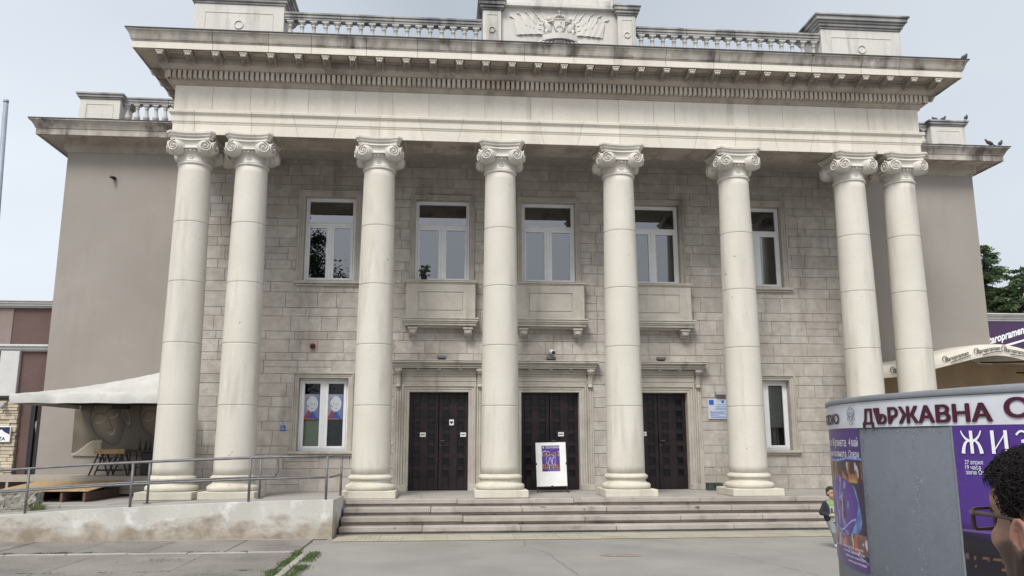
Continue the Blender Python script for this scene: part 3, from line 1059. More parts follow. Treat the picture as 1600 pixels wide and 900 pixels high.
for k, (c, h, z0, z1) in enumerate(GWN):
    g = MB(); y0, y1 = WY+.17, WY+.24
    rect_frame(g, c-h+.005, c+h-.005, z0, z1-.005, y0, y1, .05)
    g.bbox(c-.03, c+.03, y0-.012, y1, z0+.05, z1-.055, .006)
    for sx in (-1, 1):
        a, b = (c-h+.058, c-.032) if sx < 0 else (c+.032, c+h-.058)
        rect_frame(g, a, b, z0+.052, z1-.058, y0-.008, y1-.01, .075)
    wd = g.build('window', 'pvc', opera)
    for sx in (-1, 1):
        a, b = (c-h+.115, c-.09) if sx < 0 else (c+.09, c+h-.115)
        g = MB(); g.add([(a, y0+.03, z0+.11), (b, y0+.03, z0+.11), (b, y0+.03, z1-.12), (a, y0+.03, z1-.12)], [(0, 1, 2, 3)])
        g.build('pane', 'glass_low', wd)
        bl = MB(); zt = 2.42 if k == 0 else z1-.1
        zb = z0+.1 if k == 0 else 2.27
        zz = zb
        while zz < zt:
            bl.add([(a-.02, y0+.10, zz), (b+.02, y0+.10, zz), (b+.02, y0+.125, zz+.048), (a-.02, y0+.125, zz+.048)], [(0, 1, 2, 3)]); zz += .05 if k == 0 else .049
        bl.build('blind', ('blind_g' if (sx < 0) else 'blind_d') if k == 0 else 'curtain', wd)
    if k == 1:
        cu = MB()
        for sx in (-1, 1):
            vs = []
            for i in range(15):
                x = c+sx*(.25+.0)+(-.18+.36*i/14)
                for z_ in (z0+.1, 2.27): vs.append((x+(.12*(2.27-z_) if z_ < 2 else 0)*sx*.4, y0+.3+.03*math.sin(i*2.1), z_))
            cu.add(vs, [(2*i, 2*i+2, 2*i+3, 2*i+1) for i in range(14) if i % 5 != 2])
        cu.build('curtain', 'curtain', wd)
    surround(wd, c, h, z0-.002, z1, .15)
    sill(wd, c, h+.19, z0)

def face_poster(u, v):
    """lilac sheet with a pale ring of a face over red and blue shapes"""
    c = lerp((.30, .29, .40), (.13, .16, .33), ss(.2, 1, u*.7+(1-v)*.5+.2*nz(u*4, v*4)))
    if nz(u*6, v*22, 3) > .28 and u > .55: c = (.10, .14, .38)
    d = math.hypot((u-.5), (v-.62)*1.15)
    if d < .33: c = lerp((.62, .64, .66), (.44, .50, .56), d/.33)
    if .30 < d < .34: c = (.62, .64, .72)
    for (x, y) in ((.42, .62), (.58, .60)):
        e = math.hypot(u-x, (v-y)*1.3)
        if .05 < e < .075: c = (.22, .26, .30)
    if abs(math.hypot(u-.30, v-.68)-.17) < .018 and u < .32: c = (.06, .08, .10)
    if abs(math.hypot(u-.52, v-.49)-.07) < .014 and v < .49: c = (.22, .26, .30)
    if v < .40-abs(u-.30)*1.1: c = (.26, .045, .045)
    if v < .34-abs(u-.52)*.9: c = (.035, .07, .27)
    if v < .05: c = (.36, .10, .05) if u < .7 else (.05, .08, .3)
    if u > .93: c = (.10, .10, .16)
    return c
c, h, z0, z1 = GWN[0]
for sx in (-1, 1):
    a, b = (c-h+.125, c-.095) if sx < 0 else (c+.095, c+h-.125)
    o = art('window_poster', 1, 1, 46, 70, face_poster, lambda u, v: (a+(b-a)*u, WY+.194, 2.47+.66*v), None)
    tag(o, ('left' if sx < 0 else 'right')+' one of two identical lilac face posters behind the lower left window glass', 'poster', 'lilac posters in the ground window')

# --- doors
for k, (c, h, z0, z1) in enumerate(DRS):
    dw = empty('doorway', parent=opera)
    surround(dw, c, h, z0, z1, .20)
    # frieze, hood and its little blocks
    g = MB()
    x0, x1 = c-.98, c+.98
    for (za, zb, pr) in ((3.392, 3.47, .02), (3.472, 3.60, .035), (3.602, 3.66, .055), (3.662, 3.72, .085), (3.722, 3.79, .11)):
        g.bbox(x0, x1, WY-pr, WY+.1, za, zb, .005)
    for t in (-.55, 0, .55): g.bbox(c+t-.05, c+t+.05, WY-.20, WY-.11, 3.755, 3.80, .006)
    g.build('door_frieze', 'surround', dw)
    g = MB()
    for (za, zb, e, pr) in ((3.802, 3.85, -.05, .24), (3.851, 3.905, -.03, .27), (3.906, 3.935, 0, .30), (3.936, 3.985, .03, .335), (3.986, 4.01, .045, .35)):
        g.bbox(c-1.26-e, c+1.26+e, WY-pr, WY+.1, za, zb, .006)
    g.build('door_cornice', 'surround', dw)
    for sx in (-1, 1):
        g = MB(); xc = c+sx*1.075
        out = [(0, .0), (.22, 0), (.235, -.05), (.21, -.11), (.13, -.16), (.09, -.30), (.07, -.40), (.10, -.43), (.095, -.475), (.05, -.50), (0, -.50)]
        g.prism(out, lambda p, q: (xc-.055, WY-p, 3.80+q), lambda p, q: (xc+.055, WY-p, 3.80+q))
        g.bbox(xc-.10, xc+.10, WY-.22, WY, 3.72, 3.80, .01); g.bbox(xc-.08, xc+.08, WY-.17, WY, 3.655, 3.718, .01)
        g.smooth = True
        g.tube([(xc-.06, WY-.20, 3.745), (xc+.06, WY-.20, 3.745)], .035, 10); g.tube([(xc-.06, WY-.09, 3.335), (xc+.06, WY-.09, 3.335)], .028, 10)
        g.ell((xc, WY-.06, 3.27), (.022, .022, .035), 8, 6)
        g.build('console', 'surround', dw)
        g = MB()
        g.bbox(xc-.085, xc-.035, WY-.035, WY+.1, z0+.16, 3.30, .006); g.bbox(xc-.03, xc+.03, WY-.05, WY+.1, z0+.16, 3.30, .006); g.bbox(xc+.035, xc+.085, WY-.035, WY+.1, z0+.16, 3.30, .006)
        a, b = sorted((c+sx*(h+.01), c+sx*1.17)); g.bbox(a, b, WY-.095, WY+.1, z0+.002, z0+.158, .01)
        g.build('pilaster', 'surround', dw)
    # two leaves with small square lights
    for sx in (-1, 1):
        g = MB()
        a, b = (c-h+.01, c-.006) if sx < 0 else (c+.006, c+h-.01)
        yf = WY+.20
        g.box(a, b, yf+.02, yf+.06, z0+.01, z1-.01)
        W_ = b-a
        px = .165; gx = (W_-.12-2*px)/3+.0
        cols = [a+.07+px/2+.035, b-.07-px/2-.035]
        rows = [z1-.25-.31*i for i in range(7)]
        # stiles and rails raised round each light
        xs = [a, cols[0]-px/2, cols[0]+px/2, cols[1]-px/2, cols[1]+px/2, b]
        for i in (0, 2, 4): g.bbox(xs[i]+.001, xs[i+1]-.001, yf-.012, yf+.03, z0+.012, z1-.012, .005)
        ze = [z1-.012]
        for r in rows: ze += [r+.085, r-.085]
        ze.append(z0+.012)
        for i in range(0, len(ze), 2):
            for j in (1, 3): g.bbox(xs[j], xs[j+1], yf-.010, yf+.03, ze[i+1], ze[i], .005)
        for r in rows:
            for cc in cols:
                rect_frame(g, cc-px/2-.016, cc+px/2+.016, r-.10, r+.10, yf-.026, yf+.0, .022, .006)
        g.cur = 1
        for r in rows:
            for cc in cols: g.box(cc-px/2+.002, cc+px/2-.002, yf+.003, yf+.019, r-.083, r+.083)
        g.build('door_leaf', ['door', 'dglass'], dw)
    g = MB(); g.smooth = True
    g.tube([(c+.05, WY+.18, 1.92), (c+.05, WY+.13, 1.92), (c+.16, WY+.13, 1.92)], .010, 8)
    g.tube([(c+.05, WY+.185, 1.80), (c+.05, WY+.175, 1.80)], .02, 10)
    g.build('door_handle', 'pipe', dw)
# notices on the leaves (each one taped paper)
def notice(x, z, w_, h_, lines, label, heart=False):
    g = MB(); y = WY+.166
    g.box(x-w_/2, x+w_/2, y, y+.003, z-h_/2, z+h_/2)
    g.cur = 1
    if heart:
        pts = []
        for i in range(24):
            t = 2*PI*i/24
            pts.append((.0028*16*math.sin(t)**3, .0028*(13*math.cos(t)-5*math.cos(2*t)-2*math.cos(3*t)-math.cos(4*t))))
        g.prism(pts, lambda a, b: (x+a, y-.004, z+b), lambda a, b: (x+a, y-.001, z+b))
    for i in range(lines):
        g.box(x-w_*.38, x+w_*.34, y-.002, y-.001, z-.012-i*.03, z+.012-i*.03)
    o = g.build('notice', ['paper', 'ink'])
    tag(o, label, 'notice', 'white papers taped to the doors')
notice(-3.37, 2.08, .15, .11, 1, 'white paper notice on the left leaf of the leftmost dark door')
notice(-2.31, 2.08, .15, .11, 1, 'white paper notice on the right leaf of the leftmost dark door')
notice(-2.62, 2.40, .12, .15, 0, 'small white card with a black heart shape on the leftmost door', True)
notice(.30, 2.09, .15, .11, 1, 'white paper notice on the middle dark door above the poster board')
notice(2.55, 2.10, .15, .11, 1, 'white paper notice on the rightmost dark door')

# --- balconies
for c in (-2.95, 0, 2.95):
    g = MB()
    yb = WY-.30
    g.box(c-.90, c+.90, yb+.02, WY, 5.135, 6.04)
    pw, z0, z1 = .60, 5.31, 5.83
    for (a, b, za, zb) in ((c-.92, c-pw, 5.132, 6.045), (c+pw, c+.92, 5.132, 6.045), (c-pw, c+pw, 5.132, z0), (c-pw, c+pw, z1, 6.045)):
        g.bbox(a, b, yb, yb+.05, za, zb, .006)
    g.bbox(c-pw+.022, c+pw-.022, yb+.003, yb+.05, z0+.022, z1-.022, .012)
    for sx in (-1, 1):
        a, b = sorted((c+sx*.92, c+sx*.88)); g.box(a, b, yb+.05, WY, 5.133, 6.044)
    bal = g.build('balcony', 'balcony', opera)
    g = MB()
    for (za, zb, e) in ((6.047, 6.08, .015), (6.081, 6.125, .04), (6.126, 6.148, .05)):
        g.bbox(c-.93-e, c+.93+e, yb-e, WY+.15, za, zb, .006)
    g.build('balcony_ledge', 'balcony', bal)
    g = MB()
    for (za, zb, e) in ((5.09, 5.128, .09), (5.03, 5.088, .07), (4.985, 5.028, .045), (4.925, 4.983, .02), (4.88, 4.923, -.06)):
        g.bbox(c-.93-e, c+.93+e, yb-e, WY, za, zb, .006)
    g.build('balcony_slab', 'balcony', bal)
    for sx in (-1, 1):
        g = MB(); xc = c+sx*.73
        out = [(0, 0), (.27, 0), (.27, -.10), (.24, -.16), (.15, -.20), (0, -.22)]
        g.prism(out, lambda p, q: (xc-.10, WY-p, 4.878+q), lambda p, q: (xc+.10, WY-p, 4.878+q))
        g.bbox(xc-.13, xc+.13, WY-.30, WY, 4.83, 4.877, .01)
        g.bbox(xc-.06, xc+.06, WY-.285, WY-.26, 4.72, 4.81, .01)
        g.build('bracket', 'balcony', bal)

# --- roof parapet
def baluster_mesh(h):
    g = MB(); g.smooth = True
    k = h/.68
    pr = [(.075, 0), (.075, .04*k), (.05, .05*k), (.055, .065*k), (.088, .12*k), (.095, .16*k), (.085, .21*k), (.058, .31*k), (.047, .42*k), (.047, .52*k), (.06, .53*k), (.06, .55*k), (.05, .56*k), (.055, .60*k), (.085, .625*k), (.085, .68*k)]
    g.lathe(pr, 16)
    g.smooth = False
    g.box(-.085, .085, -.085, .085, 0, .035*k); g.box(-.085, .085, -.085, .085, .64*k, h)
    return g
def balustrade(x0, x1, y, z0, zb, zt, nb, plinth=True):
    g = MB()
    h = zt-.20-zb
    x = x0
    while x < x1-.05:
        x2 = min(x1, x+rnd.uniform(1.1, 1.7))
        g.bbox(x+.003, x2-.003, y-.14, y+.14, zt-.06, zt, .01); g.bbox(x+.003, x2-.003, y-.115, y+.115, zt-.135, zt-.061, .01); g.bbox(x+.003, x2-.003, y-.095, y+.095, zt-.20, zt-.136, .01)
        x = x2
    if z0 < zb: g.box(x0, x1, y-.13, y+.13, z0, zb)
    b = g.build('balustrade', 'rail', opera)
    bm = baluster_mesh(h).build('baluster', 'baluster', b)
    for i in range(nb):
        o = bm if i == 0 else bm.copy()
        if i: COL.objects.link(o); o.parent = b
        o.location = (x0+(x1-x0)*(i+.5)/nb, y, zb)
balustrade(-6.95, -2.0, -.25, 11.3, 11.62, 12.48, 17)
balustrade(2.0, 6.92, -.25, 11.3, 11.62, 12.48, 17)
def ring_mark(g, x, y, z, r=.105):
    g.smooth = True
    g.tube([(x+r*math.cos(2*PI*i/20), y, z+r*math.sin(2*PI*i/20)) for i in range(21)], .014, 6, False)
    g.smooth = False
for sx in (-1, 1):
    g = MB(); xc = sx*8.03
    g.bbox(xc-1.09, xc+1.09, -.40, .75, 11.3, 12.60, .01)
    yf = -.40
    rect_frame(g, xc-.83, xc+.83, 11.62, 12.38, yf-.012, yf+.01, .012, .003)
    ring_mark(g, xc, yf-.012, 12.06)
    g.box(xc-.006, xc+.006, yf-.006, yf+.01, 12.18, 12.60)
    pd = g.build('pedestal', 'parapet', opera)
    g = MB()
    for (za, zb, e) in ((12.602, 12.66, .03), (12.661, 12.74, .07), (12.741, 12.80, .11), (12.801, 12.91, .16), (12.911, 12.97, .205)):
        g.bbox(xc-1.09-e, xc+1.09+e, -.40-e, .75+e, za, zb, .012)
    g.build('cap', 'rail', pd)
# central attic with the crest
g = MB()
g.box(-1.52, 1.52, -.28, .75, 11.3, 12.90)
g.t = .4; g.bbox(-1.68, 1.68, -.40, .8, 12.90, 13.02, .01); g.bbox(-1.60, 1.60, -.34, .8, 13.022, 13.18, .01); g.bbox(-1.45, 1.45, -.26, .8, 13.182, 13.55, .01)
attic = g.build('attic', 'parapet', opera)
for sx in (-1, 1):
    g = MB(); xc = sx*1.745
    g.bbox(xc-.235, xc+.235, -.40, .6, 11.3, 12.74, .01)
    rect_frame(g, xc-.14, xc+.14, 11.5, 12.62, -.412, -.39, .010, .003)
    ring_mark(g, xc, -.412, 12.20, .075)
    g.build('pilaster', 'parapet', attic)
    g = MB()
    for (za, zb, e) in ((12.742, 12.79, .03), (12.791, 12.86, .07), (12.861, 12.95, .105), (12.951, 12.99, .13)):
        g.bbox(xc-.235-e, xc+.235+e, -.40-e, .6+e, za, zb, .01)
    g.build('cap', 'rail', attic)
# carved relief: shield, crown, supporters, spears and flags, scroll beneath
g = MB(); g.smooth = True
yr = -.28
def sp(x0, z0, x1, z1, r=.012, tip=True):
    g.tube([(x0, yr-.015, z0), (x1, yr-.015, z1)], r, 6)
    if tip:
        d = Vector((x1-x0, 0, z1-z0)).normalized()
        p = Vector((x1, yr-.015, z1))
        g.tube([p, p+d*.03, p+d*.10], [.012, .03, .003], 6)
for sx in (-1, 1):
    for (xe, ze) in ((1.22, 12.50), (1.04, 12.62), (.84, 12.66), (.66, 12.72), (.46, 12.74)):
        sp(sx*.22, 12.06, sx*xe, ze)
    # flags hanging from the spears: folded sheets
    for f, (xa, za, xb, zb, dr) in enumerate(((.42, 12.18, 1.18, 12.46, .50), (.40, 12.24, 1.0, 12.58, .30), (.42, 12.36, .80, 12.63, .22), (.36, 12.44, .62, 12.68, .16))):
        nx_, nz_ = 22, 8; vs = []
        for j in range(nz_+1):
            for i in range(nx_+1):
                t = i/nx_; q = j/nz_
                x = xa+(xb-xa)*t; z = za+(zb-za)*t-dr*q*(.35+.65*t)
                z = max(z, 11.6)
                vs.append((sx*(x+.06*q*math.sin(t*5)), yr-.012-.022*(.5+.5*math.sin(t*26+q*5))*(.3+q)-.006*(3-f), z))
        m_ = nx_+1
        g.add(vs, [(j*m_+i, j*m_+i+1, (j+1)*m_+i+1, (j+1)*m_+i) for j in range(nz_) for i in range(nx_)])
    # lions holding the shield, as carved masses
    g.ell((sx*.30, yr-.02, 12.26), (.085, .05, .19), 12, 8, Matrix.Rotation(sx*R_(14), 3, 'Y'))
    g.ell((sx*.27, yr-.04, 12.48), (.07, .05, .07), 10, 7)
    g.tube([(sx*.30, yr-.05, 12.36), (sx*.2, yr-.06, 12.42), (sx*.14, yr-.05, 12.40)], [.035, .028, .02], 7)
    g.tube([(sx*.33, yr-.03, 12.15), (sx*.36, yr-.04, 12.06), (sx*.26, yr-.05, 12.02)], [.05, .035, .025], 7)
    g.tube([(sx*.38, yr-.02, 12.2), (sx*.46, yr-.02, 12.3), (sx*.40, yr-.02, 12.42)], [.02, .016, .02], 6)
sh = [(-.15, .18), (.15, .18), (.155, 0), (.11, -.13), (0, -.22), (-.11, -.13), (-.155, 0)]
g.smooth = False
g.prism(sh, lambda a, b: (a, yr-.02, 12.27+b), lambda a, b: (a*.92, yr-.06, 12.27+b*.92))
g.smooth = True
g.ell((0, yr-.065, 12.30), (.05, .025, .09), 10, 7); g.ell((.02, yr-.07, 12.39), (.035, .025, .035), 8, 6)
for dx in (-.07, .07): g.tube([(0, yr-.07, 12.30), (dx, yr-.07, 12.24), (dx*1.2, yr-.065, 12.17)], .014, 6)
g.tube([(.13*math.cos(PI*i/10), yr-.04, 12.50+.12*math.sin(PI*i/10)) for i in range(11)], .022, 7)     # crown
g.tube([(-.14, yr-.04, 12.49), (.14, yr-.04, 12.49)], .025, 7)
for dx in (-.09, 0, .09): g.ell((dx, yr-.05, 12.60 if dx == 0 else 12.57), (.03, .03, .035), 8, 6)
g.tube([(0, yr-.04, 12.62), (0, yr-.04, 12.76)], .016, 6); g.tube([(-.06, yr-.04, 12.72), (.06, yr-.04, 12.72)], .014, 6)
g.ell((0, yr-.03, 12.77), (.06, .025, .025), 8, 6)
g.smooth = False                                     # ribbon block below
n_ = 14; vs = []
for i in range(n_+1):
    u = -1+2*i/n_
    for (dz, dy) in ((0, -.03), (0, -.16), (.17, -.16), (.17, -.03)):
        vs.append((u*.44, yr+dy+.07*u*u, 11.84+dz-.05*u*u))
g.add(vs, [(4*i+a, 4*i+4+a, 4*i+4+(a+1) % 4, 4*i+(a+1) % 4) for i in range(n_) for a in range(4)]+[(0, 1, 2, 3), (4*n_+3, 4*n_+2, 4*n_+1, 4*n_)])
g.smooth = True
for sx in (-1, 1):
    for k in range(5):
        g.tube([(sx*(.10+.09*k), yr-.05, 11.80), (sx*(.15+.12*k), yr-.07, 11.66), (sx*(.24+.13*k), yr-.05, 11.56)], [.03, .035, .02], 6)
    g.tube([(sx*(.05+.10*math.cos(a)), yr-.08, 11.76+.05*math.sin(a)) for a in [2*PI*i/14 for i in range(12)]], .016, 6)
g.v = [(x, y-.0, 11.9+(z-11.7)*.9) for x, y, z in g.v]
g.build('carved_relief', 'parapet', attic, recalc=True)

# --- wing cornices and parapets
for sx in (-1, 1):
    wp = [(-.02, 10.12), (.04, 10.14), (.04, 10.18), (.09, 10.21), (.10, 10.40), (.12, 10.445), (.60, 10.46), (.60, 10.43), (.64, 10.43), (.64, 10.60), (.66, 10.61), (.67, 10.64), (.71, 10.72), (.77, 10.80), (.80, 10.81), (.80, 10.85)]
    if sx < 0: path2 = [((-WGX, 20), (-1, 0)), ((-WGX, WGY), (-1, -1)), ((-9.5, WGY), (0, -1))]
    else: path2 = [((9.5, WGY), (0, -1)), ((WGX, WGY), (1, -1)), ((WGX, 20), (1, 0))]
    g = MB(); g.sweep(wp[7:], path2)
    wc = g.build('wing_cornice', 'cornice', opera)
    g = MB(); g.sweep(wp[:8], path2)
    # raised soffit panels
    n_ = 5
    for k in range(n_):
        xa = 9.6+k*.90; xb = xa+.62
        a, b = sorted((sx*xa, sx*xb)); g.box(a, b, WGY-.56, WGY-.16, 10.435, 10.47)
    g.build('wing_soffit', 'soffit', wc)
    g = MB(); g.sweep([(.70, 10.848), (.815, 10.848), (.815, 10.87), (-.4, 10.92)], path2); g.build('flashing', 'flash', wc)
    g = MB(); xc = sx*12.80
    g.bbox(xc-.56, xc+.56, WGY-.45, WGY+.5, 10.8, 11.60, .01)
    rect_frame(g, xc-.38, xc+.38, 11.02, 11.45, WGY-.462, WGY-.44, .010, .003)
    pd = g.build('pedestal', 'parapet', opera)
    g = MB()
    for (za, zb, e) in ((11.602, 11.65, .03), (11.651, 11.72, .07), (11.721, 11.78, .105)):
        g.bbox(xc-.56-e, xc+.56+e, WGY-.45-e, WGY+.5+e, za, zb, .01)
    g.bbox(xc-.28, xc+.28, WGY-.2, WGY+.3, 11.781, 11.84, .01)
    g.build('cap', 'rail', pd)
    a, b = sorted((sx*12.24, sx*9.6))
    balustrade(a, b, WGY-.2, 10.8, 11.04, 11.75, 10)

# ================================================================== RAMP AND RAILINGS
def rz_top(x):
    P = [(-16, .26), (-14, .34), (-11.4, .50), (-9.95, .59), (-8.4, .66), (-6.5, .73), (-5.0, .755), (-4.9, .755)]
    for (a, za), (b, zb) in zip(P, P[1:]):
        if x <= b: return za+(zb-za)*(x-a)/(b-a)
    return P[-1][1]
ramp = empty('access_ramp', (-8, -2.5, 0))
tag(ramp, 'low stained concrete wheelchair ramp rising along the left of the stone steps', 'ramp')
def rel(o, p): o.location = -p.location; return o
g = MB()
nx_ = 60; vs = []
xs_ = [-16+(-5.02+16)*i/nx_ for i in range(nx_+1)]
prof_y = [(-2.50, 0), (-2.50, 1), (-2.34, 1), (-2.34, .9), (-1.0, .9), (-1.0, 0)]
for x in xs_:
    zt = rz_top(x)
    jt = .012*nz(x*2.2, 3)
    vs += [(x, -2.50+jt, -.05), (x, -2.50+jt*.4, zt), (x, -2.33, zt+.004), (x, -2.33, zt-.03), (x, -.72, zt-.03), (x, -.72, -.05)]
fs = [(6*i+a, 6*i+6+a, 6*i+7+a, 6*i+1+a) for i in range(nx_) for a in range(5)]
e = 6*nx_
fs += [(e, e+5, e+4, e+3, e+2, e+1)]
g.add(vs, fs)
rel(g.build('ramp_wall', 'ramp_stained', ramp) if False else g.build('ramp_wall', 'render', ramp), ramp)
g = MB()
g.add([(x, y, rz_top(x)-.024) for x in xs_ for y in (-2.32, -.73)], [(2*i, 2*i+2, 2*i+3, 2*i+1) for i in range(nx_)])
g.bbox(-9.0, -5.02, -2.52, -2.28, .0, .01, .002)
rel(g.build('ramp_surface', 'floorslab', ramp), ramp)

def railing(x0, x1, y, posts, label, loop_right=True, mid=.42):
    t = empty('handrail', (posts[0], y, rz_top(posts[0])))
    tag(t, label, 'railing', 'pipe railings of the ramp')
    top = lambda x: rz_top(x)+.86
    n_ = 14
    pts = [(x0+(x1-x0)*i/n_, y, top(x0+(x1-x0)*i/n_)) for i in range(n_+1)]
    g = MB(); g.smooth = True
    if loop_right: pts += [(x1+.07, y, top(x1)-.02), (x1+.10, y, top(x1)-.09), (x1+.10, y, top(x1)-mid+.08), (x1+.07, y, top(x1)-mid+.02)]
    g.tube(pts, .024, 10); rel(g.build('top_rail', 'pipe', t), t)
    g = MB(); g.smooth = True
    g.tube([(x0+(x1-x0)*i/n_, y, top(x0+(x1-x0)*i/n_)-mid) for i in range(n_+1)]+([(x1+.07, y, top(x1)-mid+.02)] if loop_right else []), .021, 10)
    rel(g.build('middle_rail', 'pipe', t), t)
    for px_ in posts:
        g = MB(); g.smooth = True
        g.tube([(px_, y, rz_top(px_)-.04), (px_, y, top(px_))], .026, 10)
        g.smooth = False; g.bbox(px_-.07, px_+.07, y-.045, y+.045, rz_top(px_)-.024, rz_top(px_)-.004, .004)
        rel(g.build('post', 'pipe', t), t)
    return t
railing(-15.8, -5.18, -2.41, [-13.4, -10.95, -8.98, -6.70, -5.18], 'long grey pipe railing along the front edge of the ramp', False)
railing(-15.8, -6.5, -1.15, [-13.2, -9.08, -6.76], 'grey pipe railing with a looped end on the rear side of the ramp', True)
t = empty('handrail', (-5.08, -1.2, .68)); tag(t, 'short grey pipe railing across the landing end beside the steps', 'railing', 'pipe railings of the ramp')
g = MB(); g.smooth = True; g.tube([(-5.12, -2.41, 1.615), (-5.08, -2.3, 1.615), (-5.08, -.80, 1.60)], .024, 10); rel(g.build('top_rail', 'pipe', t), t)
g = MB(); g.smooth = True; g.tube([(-5.12, -2.41, 1.20), (-5.08, -2.3, 1.20), (-5.08, -.80, 1.19)], .021, 10); rel(g.build('middle_rail', 'pipe', t), t)
g = MB(); g.smooth = True; g.tube([(-5.08, -.80, .62), (-5.08, -.80, 1.61)], .026, 10); rel(g.build('post', 'pipe', t), t)

# ================================================================== LEFT SIDE
# landing, low step and terrace in front of the left wing
g = MB(); rnd = random.Random(21)
x = -13.2
while x < -9.95:
    x2 = min(-9.91, x+rnd.uniform(.9, 1.3)); g.t = rnd.random()
    g.bbox(x+.003, x2-.003, -.62, -.2, .30, .555, .012); x = x2
x = -16
while x < -9.95:
    x2 = min(-9.91, x+1.2); g.t = rnd.random()
    g.box(x+.002, x2-.002, -.199, WGY, .2, .55); x = x2
tag(g.build('side_landing', 'floorslab'), kind='structure')
ter = empty('terrace', (-12, 3, .55)); tag(ter, 'raised cafe terrace clad in beige boards before the left wing wall', 'terrace')
g = MB()
g.box(-16, -9.92, 2.52, WGY-.01, 1.0, 1.045)
rel(g.build('deck', 'deckwood', ter), ter)
g = MB()
for k in range(4): g.bbox(-11.3, -9.95, 2.48, 2.51, .60+k*.105, .70+k*.105, .004)
for k in (3,): g.bbox(-16, -11.303, 2.48, 2.51, .60+k*.105, .70+k*.105, .004)
for x in (-11.34, -12.55, -13.75, -15): g.bbox(x-.03, x+.03, 2.48, 2.53, .55, .912, .004)
rel(g.build('skirt', 'deckwood', ter), ter)
g = MB(); g.box(-16, -9.95, 2.9, 2.92, .55, 1.0); rel(g.build('skirt_back', 'brown', ter), ter)
# wooden pallet ramp leaning to the terrace
pal = empty('timber_ramp', (-11.6, 1.6, .56)); tag(pal, 'raw timber plank ramp leading up to the cafe terrace', 'ramp')
g = MB()
for k in range(9):
    xa = -13.0+k*.235
    g.bbox(xa, xa+.225, .35, 2.44, -.011, .011, .003)
g.xf(Matrix.Translation((0, 0, .70)) @ Matrix.Rotation(R_(0), 4, 'X'))
for i, v in enumerate(g.v): g.v[i] = (v[0], v[1], v[2]+.06*(v[1]-.35)+(.10 if True else 0))
rel(g.build('planks', 'wood', pal), pal)
for xx in (-12.9, -12.2, -11.5, -11.0):
    g = MB(); g.bbox(xx-.03, xx+.03, .38, 2.40, .56, .77, .004); rel(g.build('joist', 'brown', pal), pal)
# rough stone blocks
def rock_block(loc, sz, label, seed):
    g = MB(); g.smooth = False
    r = random.Random(seed)
    nxx, ny_, nzz = 14, 6, 7
    def P(i, j, k):
        x, y, z = (i/nxx-.5)*sz[0], (j/ny_-.5)*sz[1], k/nzz*sz[2]
        d = .035*nz(x*7+seed, y*7+z*9)+.02*nz(x*21, z*21+seed)
        n_ = Vector((x/sz[0], y/sz[1], z/sz[2]-.5))
        return (x+n_.x*d*2, y+n_.y*d*2.5, z+(n_.z*d*2 if k else 0))
    def face(A, B, f):
        b = [[f(i/A, j/B) for i in range(A+1)] for j in range(B+1)]
        vs = [p for row_ in b for p in row_]
        g.add(vs, [(j*(A+1)+i, j*(A+1)+i+1, (j+1)*(A+1)+i+1, (j+1)*(A+1)+i) for j in range(B) for i in range(A)])
    face(nxx, nzz, lambda u, v: P(u*nxx, 0, v*nzz)); face(nxx, nzz, lambda u, v: P(u*nxx, ny_, v*nzz))
    face(ny_, nzz, lambda u, v: P(0, u*ny_, v*nzz)); face(ny_, nzz, lambda u, v: P(nxx, u*ny_, v*nzz))
    face(nxx, ny_, lambda u, v: P(u*nxx, v*ny_, nzz)); face(nxx, ny_, lambda u, v: P(u*nxx, v*ny_, 0))
    o = g.build('stone_block', 'rock'); o.location = loc
    return tag(o, label, 'stone block', 'rough stone blocks at the landing')
rock_block((-11.78, -.72, .50), (.62, .34, .34), 'rough quarried stone block, right one of the upper pair beside the landing step', 3)
rock_block((-12.45, -.72, .50), (.68, .34, .33), 'rough quarried stone block, left one of the upper pair behind the railing', 9)
rock_block((-12.1, -.74, .06), (1.35, .36, .44), 'wide flat rough stone block lying under the upper pair of blocks', 14)
g = MB(); r = random.Random(4)
for i in range(160):
    x, y = -11.42+r.gauss(0, .07), -.95+r.gauss(0, .03); h = r.uniform(.08, .22); lx, ly = r.gauss(0, .05), r.gauss(0, .04)
    g.add([(x-.006, y, .45), (x+.006, y, .45), (x+lx, y+ly, .45+h)], [(0, 1, 2)])
tag(g.build('weed_tuft', 'leaf'), 'small green weed tuft growing beside the rough stone blocks', 'weed')

# canvas canopy in front of the left wing
cn = empty('canopy', (-11, .6, .55)); tag(cn, 'pale grey canvas canopy with a peaked top left of the columns', 'canopy')
cx0, cx1, cy0, cy1 = -12.72, -9.3, .1, 3.84
apx, apy, apz, ez = -9.75, 2.0, 3.72, 2.98
g = MB(); g.smooth = True
nn = 28
def can(u, v):
    x = cx0+(cx1-cx0)*u; y = cy0+(cy1-cy0)*v
    d = max(abs(x-apx)/(apx-cx0 if x < apx else cx1-apx), abs(y-apy)/(apy-cy0 if y < apy else cy1-apy))
    z = ez+(apz-ez)*(1-d)-.08*math.sin(PI*d)+.012*nz(x*3, y*3)
    return (x, y, z)
vs = [can(i/nn, j/nn) for j in range(nn+1) for i in range(nn+1)]
g.add(vs, [(j*(nn+1)+i, j*(nn+1)+i+1, (j+1)*(nn+1)+i+1, (j+1)*(nn+1)+i) for j in range(nn) for i in range(nn)])
rel(g.build('roof', 'canvas', cn), cn)
g = MB(); g.smooth = True
